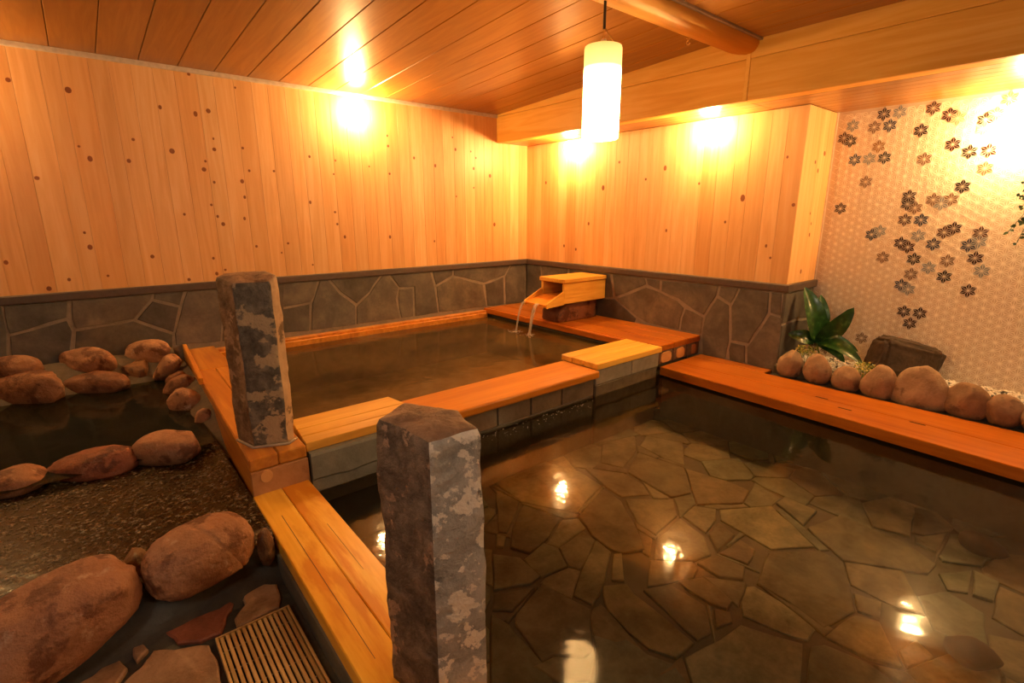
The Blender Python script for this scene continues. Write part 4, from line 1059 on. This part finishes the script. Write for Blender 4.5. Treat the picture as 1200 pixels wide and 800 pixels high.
# pebbled ledge with thin water over it
peb = tag(box('trim_14', X_W, .352, 1.66, 2.62, -1.4, Z_PEB, M['bed'], c=.01), 'ledge bedded with small dark pebbles', 'ledge', kind='structure')
def scatter(name, n, region, z, r0, r1, mat, parent, seed, flat=.5, sub=1, zf=None):
    rnd = np.random.default_rng(seed)
    bv, bf_ = ico(sub); bv = np.array([tuple(v) for v in bv]); bf_ = np.array(bf_)
    pts = []
    while len(pts) < n:
        u = (rnd.uniform(region[0], region[1]), rnd.uniform(region[2], region[3]))
        if len(region) > 4 and not region[4](*u): continue
        pts.append(u)
    V, Fc = [], []
    for k, (px, py) in enumerate(pts):
        r = rnd.uniform(r0, r1); sc = np.array([r * rnd.uniform(.8, 1.3), r * rnd.uniform(.6, 1), r * flat * rnd.uniform(.7, 1.2)])
        a = rnd.uniform(0, math.pi); ca, sa = math.cos(a), math.sin(a)
        v = bv * sc * (1 + rnd.uniform(-.12, .12, (len(bv), 1)))
        v = np.stack([v[:, 0] * ca - v[:, 1] * sa, v[:, 0] * sa + v[:, 1] * ca, v[:, 2]], 1)
        zz = z if zf is None else zf(px, py)
        V.append(v + np.array([px, py, zz])); Fc.append(bf_ + k * len(bv))
    V = np.concatenate(V); Fc = np.concatenate(Fc)
    o = place(name, V, Fc.tolist(), mat, parent, smooth=True)
    return tag(o, kind='stuff')
scatter('pebbles', 7000, (-1.0, .345, 1.64, 2.6), Z_PEB + .0005, .005, .0105, M['pebble'], peb, 2, .5)
tag(place('pebble_water_film', [(X_W, 1.72, Z_PEB + .0035), (.345, 1.72, Z_PEB + .0035), (.345, 2.6, Z_PEB + .0035), (X_W, 2.6, Z_PEB + .0035)], [[0, 1, 2, 3]], M['water_film']), 'thin film of water running over the pebbled ledge', 'water', kind='stuff')

# near boulders and the mortar bank in front of the ledge
bank_mesh('trim_15', [[(x, yy + .10 * max(-1, min(1, x)) , zz) for x in lin(-1.2, .34, 50)] for yy, zz in ((1.72, -1.045), (1.66, -1.05), (1.63, -1.06), (1.60, -1.09), (1.57, -1.12), (1.54, -1.142), (1.48, -1.156), (1.4, -1.17))], M['mortar_dark'], 'dark wet mortar in front of the near boulders')
def boulder(c, r, rot, e, label, color, seed, amp=.07, freq=1.4, crack=None):
    vs, fs = rock_mesh((0, 0, 0), r, rot, e, amp, freq, 6 if crack else 5, seed, crack, 0.0, 3)
    return tag(place('boulder', [v + Vector(c) for v in vs], fs, M['boulder'], smooth=True, color=color), label, 'boulder')
BIG1 = boulder((-.245, 1.555, -1.015), (.225, .105, .115), (.2, -.2, .3), .78, 'huge reddish brown boulder at the lower left corner', (1, .85, .74), 2.2)
BIG2 = boulder((.130, 1.622, -.988), (.140, .09, .088), (.1, -.1, .15), .72, 'large square reddish boulder with a crack beside the plank bench', (1.25, 1.18, 1.05), 6.4, .055, 1.4, (Vector((1, .15, .25)).normalized(), .32))
rock('rock', M['boulder'], (159, 664), ('z', -1.02), 22, 40, .06, 0, 'small greenish wedge stone between the two near boulders', color=(.75, .75, .5), e=.6)
rock('rock', M['boulder'], (311, 640), ('z', -1.03), 14, 44, .05, 8, 'small greenish stone between the near boulder and the plank bench', color=(.6, .6, .42), e=.6)

# ------------------------------------------------------------------ drain grate
gx0, gx1, gy0, gy1 = GR
gz = Z_FLOOR + .006
g = empty('drain_grate', ((gx0 + gx1) / 2, (gy0 + gy1) / 2, Z_FLOOR - .01), 'slatted brown drain grate in the floor beside the plank bench', 'grate')
place('frame', *join(chamfer_box(gx0, gx0 + .007, gy0, gy1, gz - .02, gz, .001), chamfer_box(gx1 - .007, gx1, gy0, gy1, gz - .02, gz, .001), chamfer_box(gx0 + .007, gx1 - .007, gy1 - .006, gy1, gz - .02, gz, .001), chamfer_box(gx0 + .007, gx1 - .007, gy0, gy0 + .006, gz - .02, gz, .001)), M['bamboo'], g)
ns = 13
for k in range(ns):
    a = gx0 + .010 + (gx1 - gx0 - .020 - .009) * k / (ns - 1)
    box('slat', a, a + .009, gy0 + .007, gy1 - .007, gz - .012, gz - .001, M['bamboo'], g, .001, jit((1, 1, 1), .07))
for k in range(7):
    y = gy1 - .06 - k * .077
    place('rod', *tube([(gx0 + .006, y, gz - .009), (gx1 - .006, y, gz - .009)], .0017, 6), M['metal'], g)
box('drain_box', gx0 + .002, gx1 - .002, gy0 + .002, gy1 - .002, Z_FLOOR - .04, Z_FLOOR - .011, M['black'], g, 0)

# ------------------------------------------------------------------ gravel garden on the right
gar = tag(place('trim_16', *join(chamfer_box(3.392, 3.46, -1.7, YA - .002, -1.3, -1.036, .004), chamfer_box(3.461, XA, -1.7, YA - .002, -1.3, -.985, .004)), M['mortar_dark']), 'raised garden strip of white gravel at the alcove wall', 'garden bed', kind='structure')
scatter('gravel', 4200, (3.47, XA - .008, -.7, YA - .012), -.98, .007, .0125, M['gravel'], gar, 5, .75)
RG = [((926, 426), 29, 33, (.98, .9, .8), 'leftmost round garden stone, at the slate corner under the plant', .15), ((958, 432), 31, 36, (1.0, .85, .72), 'second garden stone from the slate corner, egg shaped and brown', .2), ((992, 444), 33, 30, (.95, .8, .68), 'low third garden stone from the slate corner', .12),
      ((1030, 448), 39, 42, (1.0, .86, .74), 'fourth garden stone from the slate corner, in front of the dark rock', .2), ((1079, 455), 62, 56, (1.12, 1.04, .94), 'largest pale garden stone with a pointed top', .36), ((1133, 470), 46, 44, (.82, .66, .54), 'round dark brown garden stone right of the largest', .08), ((1177, 482), 40, 38, (.78, .62, .52), 'seventh garden stone near the right edge, dark and round', .05)]
for (px, w, h, c, lab, pt) in RG:
    rock('garden_stone', M['river'], px, ('x', 3.475 if w > 50 else 3.462), w * .90, h, .125, random.uniform(-6, 6), lab, 'stone', .92, .05, 4, c, 'row of round stones edging the gravel', None, pt, turn=-math.pi / 2)
rock('garden_stone', M['river'], (1222, 492), ('x', 3.462), 40, 36, .13, 0, 'garden stone just beyond the right edge', 'stone', .92, .06, 3, (.9, .8, .7), 'row of round stones edging the gravel')
rock('dark_rock', M['darkrock'], (1058, 421), ('x', 3.77), 74, 44, .15, -13, 'rough black brown rock on the gravel against the alcove wall', 'rock', .42, .10, 5, (.75, .7, .65), freq=2.2, ncut=2)

# broad leaved plant
def leaf(parent, p0, p1, w, sag, up, color=(1, 1, 1), twist=0.0, name='leaf', mat='leaf'):
    p0, p1 = Vector(p0), Vector(p1); n = 12; vs, fs = [], []
    d = (p1 - p0); l = d.length
    side = d.cross(Vector(up)).normalized(); nor = side.cross(d).normalized()
    for i in range(n + 1):
        t = i / n
        c = p0.lerp(p1, t) + nor * (sag * math.sin(math.pi * t) * l)
        ww = w * (math.sin(math.pi * min(1, (t * .93 + .03)) ** .85)) ** .8 * (1 if t < 1 else .02)
        if t < .08: ww = w * .12
        s2 = (side * math.cos(twist * t) + nor * math.sin(twist * t))
        for k, q in enumerate((-1, -.5, 0, .5, 1)):
            vs.append(c + s2 * ww * q + nor * (abs(q) ** 1.5 * ww * .35 + .002 * math.sin(t * 26) * abs(q)))
    for i in range(n):
        for k in range(4): fs.append([i * 5 + k, i * 5 + k + 1, (i + 1) * 5 + k + 1, (i + 1) * 5 + k])
    return place(name, vs, fs, M[mat], parent, smooth=True, color=color)
pb = Vector((3.70, 1.21, -.975))
pl = empty('leafy_plant', pb, 'broad leaved dark green plant at the slate corner in the gravel', 'plant')
cam_up = (-.55, -.6, .35)
for (a, b, xa, xb, w, sg) in (((957, 402), (943, 336), 3.70, 3.66, .052, .10), ((957, 400), (1001, 360), 3.70, 3.68, .046, .12), ((955, 400), (923, 391), 3.69, 3.58, .036, .16), ((958, 402), (1011, 426), 3.70, 3.60, .036, .2),
                             ((958, 400), (1006, 412), 3.72, 3.70, .034, .28), ((956, 400), (962, 345), 3.74, 3.78, .04, .1), ((958, 404), (990, 425), 3.68, 3.58, .03, .14)):
    q0, q1 = onx(a[0], a[1], xa), onx(b[0], b[1], xb)
    leaf(pl, q0, q1, w * 1.3, sg, cam_up, jit((1, 1, 1), .15))
for k in range(6):
    q = onx(957, 402, 3.7) + Vector((random.uniform(-.008, .008), random.uniform(-.008, .008), 0))
    place('stem', *tube([pb + Vector((random.uniform(-.01, .01), random.uniform(-.01, .01), 0)), q], .004, 6), M['sprig'], pl, color=(.6, .6, .5))
def sprigs(px, X, w, n, seed, label):
    c = onx(px[0], px[1], X); rnd = random.Random(seed); vs, fs, idx = [], [], []
    for k in range(n):
        p = c + Vector((rnd.uniform(-1, 1) * w, rnd.uniform(-1, 1) * w, rnd.uniform(-.5, .75) * w)); r = rnd.uniform(.004, .0085)
        d = Vector((rnd.uniform(-1, 1), rnd.uniform(-1, 1), rnd.uniform(-.2, 1))).normalized(); s = d.orthogonal().normalized(); s = (s + d.cross(s) * rnd.uniform(-1, 1)).normalized()
        i = len(vs); vs += [p - d * r, p + s * r * .6, p + d * r * 1.2, p - s * r * .6]; fs.append([i, i + 1, i + 2, i + 3]); idx.append(1 if rnd.random() < .28 else 0)
    t = empty('ground_cover', (c.x, c.y, -.98), label, 'plant')
    tag(place('foliage', vs, fs, [M['sprig'], M['flower']], t, idx), kind='stuff')
    for k in range(5):
        place('stem', *tube([(c.x + rnd.uniform(-w, w) * .3, c.y + rnd.uniform(-w, w) * .3, -.985), c + Vector((rnd.uniform(-w, w) * .7, rnd.uniform(-w, w) * .7, 0))], .0016, 5), M['sprig'], t)
sprigs((943, 412), 3.54, .05, 280, 1, 'yellow green ground cover between the first two garden stones')
sprigs((1013, 432), 3.54, .05, 280, 2, 'yellow green ground cover behind the third and fourth garden stones')

# trailing plant at the right edge
hp0 = Vector((XA - .05, .36, .06))
hg = empty('wall_planter', (XA - .05, .36, -.09), 'small leaved dark green plant on the alcove wall at the right edge', 'plant')
place('pot', *lathe([(.001, 0), (.03, 0), (.042, .08), (.045, .082), (.04, .085), (.001, .078)], (XA - .05, .33, -.06), 16), M['bark'], hg, smooth=True)
rnd = random.Random(9)
for (tip, xt) in (((1181, 272), 3.84), ((1190, 287), 3.84), ((1194, 244), 3.85), ((1192, 230), 3.86), ((1199, 215), 3.86), ((1197, 262), 3.84)):
    q = onx(tip[0], tip[1], xt); mid = hp0.lerp(q, .5) + Vector((-.02, 0, .03))
    place('stem', *tube([hp0, mid, q], .0016, 5), M['leaf2'], hg)
    for k in range(9):
        t = .35 + .65 * k / 8; p = hp0.lerp(q, t) if t > .5 else hp0.lerp(mid, t * 2)
        d = Vector((rnd.uniform(-1, .3), rnd.uniform(-1, 1), rnd.uniform(-1, 1))).normalized()
        leaf(hg, p, p + d * rnd.uniform(.016, .026), .0075, .1, (-1, -.3, .3), jit((1, 1, 1), .2), 0, 'leaf', 'leaf2')

# dark stones lying on the pool floor
for (px, w, h, lab) in (((1140, 766), 62, 34, 'dark oval stone lying under water at the lower right'), ((1152, 640), 56, 26, 'dark stone lying under water by the right edge of the pool')):
    rock('submerged_stone', M['darkrock'], px, ('z', Z_POOL + .012), w, h, .12, -25, lab, 'stone', .9, .06, 3, (.9, .75, .75))

# ------------------------------------------------------------------ lamps
def wall_lamp(p, nrm, label):
    p, nrm = Vector(p), Vector(nrm)
    t = empty('wall_lamp', p - nrm * .07, label, 'lamp', 'small round wall lamps')
    place('globe', *[(lambda vf: ([v *   .05 + p for v in vf[0]], vf[1]))(ico(3))][0], M['lamp'], t, smooth=True)
    place('mount', *tube([p - nrm * .075, p - nrm * .068, p - nrm * .066, p - nrm * .03], [.028, .028, .010, .010], 14), M['metal'], t)
OFF = .078
for px, kind, lab in (((830, 150), 'x', 'small glowing wall lamp on the right pine wall, right of the pendant'), ((668, 172), 'x', 'small glowing wall lamp on the right pine wall, left of the pendant'), ((420, 131), 'y', 'small glowing wall lamp high on the left pine wall'), ((1198, 146), 'a', 'small glowing wall lamp on the alcove wall at the right edge')):
    if kind == 'x': wall_lamp(onx(px[0], px[1], XR - OFF), (-1, 0, 0), lab)
    elif kind == 'y': wall_lamp(ony(px[0], px[1], YL - OFF), (0, -1, 0), lab)
    else: wall_lamp(onx(px[0], px[1], XA - OFF), (-1, 0, 0), lab)
wall_lamp((-.72, YL - OFF, .70), (0, -1, 0), 'small wall lamp on the left pine wall beyond the left edge')
wall_lamp((XA - OFF, -1.0, .44), (-1, 0, 0), 'small wall lamp on the alcove wall beyond the right edge')

def pendant(c, label, h=.385, r=.083, shade='shade'):
    """c: middle of the shade"""
    t = empty('pendant_lamp', (c[0], c[1], c[2] - h / 2), label, 'lamp')
    place('shade', *lathe([(r * .9, -h / 2), (r * .985, -h / 2 + .004), (r, -h / 2 + .012), (r, h / 2 - .012), (r * .97, h / 2 - .002), (r * .3, h / 2 + .001), (.001, h / 2 + .001)], c, 40), M[shade], t, smooth=True)
    place('diffuser', *lathe([(.001, -h / 2 + .006), (r * .9, -h / 2 + .004)], c, 40), M[shade], t)
    top = Vector((c[0], c[1], c[2] + h / 2)); zt = .897 if shade == 'shade' else (CEIL_R if c[1] < YB0 else zc(c[1])) - .02
    place('knob', *lathe([(.001, .034), (.010, .030), (.015, .018), (.010, .006), (.006, 0)], top, 14), M['trim'], t, smooth=True, color=(1.3, 1.2, 1))
    place('wire', *tube([top + Vector((0, 0, .032)), top + Vector((.003, .002, .05)), top + Vector((.006, .004, .074))], .0022, 6), M['brass'], t)
    place('wire', *tube([top + Vector((.045, -.035, .0)), top + Vector((.022, -.015, .042)), top + Vector((.008, .0, .074))], .0022, 6), M['brass'], t)
    z1 = top.z + .07
    if zt > z1 + .01:
        place('cord', *tube([(c[0] + .006, c[1] + .004, z1), (c[0] + .008, c[1] + .006, (z1 + zt) / 2), (c[0] + .008, c[1] + .006, zt + .02)], .0065, 8), M['cord'], t)
    return t
pend = pendant(tuple(onz(705, 110, .5254)), 'glowing cylindrical pendant lamp on a black cord under the cross beam')
pb1 = pendant((1.05, -.72, .42), 'added fill lamp in pendant form, unseen behind the camera over the lower pool', shade='fill_glow')  # added fill light, hung low to brighten beams and near stone
pb2 = pendant((-.88, .5, .42), 'added fill lamp in pendant form, unseen to the left of the camera', shade='fill_glow')  # second added fill light, out of view on the left

# ------------------------------------------------------------------ lift the whole room so that its floor is z = 0
for o in SC.objects:
    if o.parent is None: o.location.z += ZO
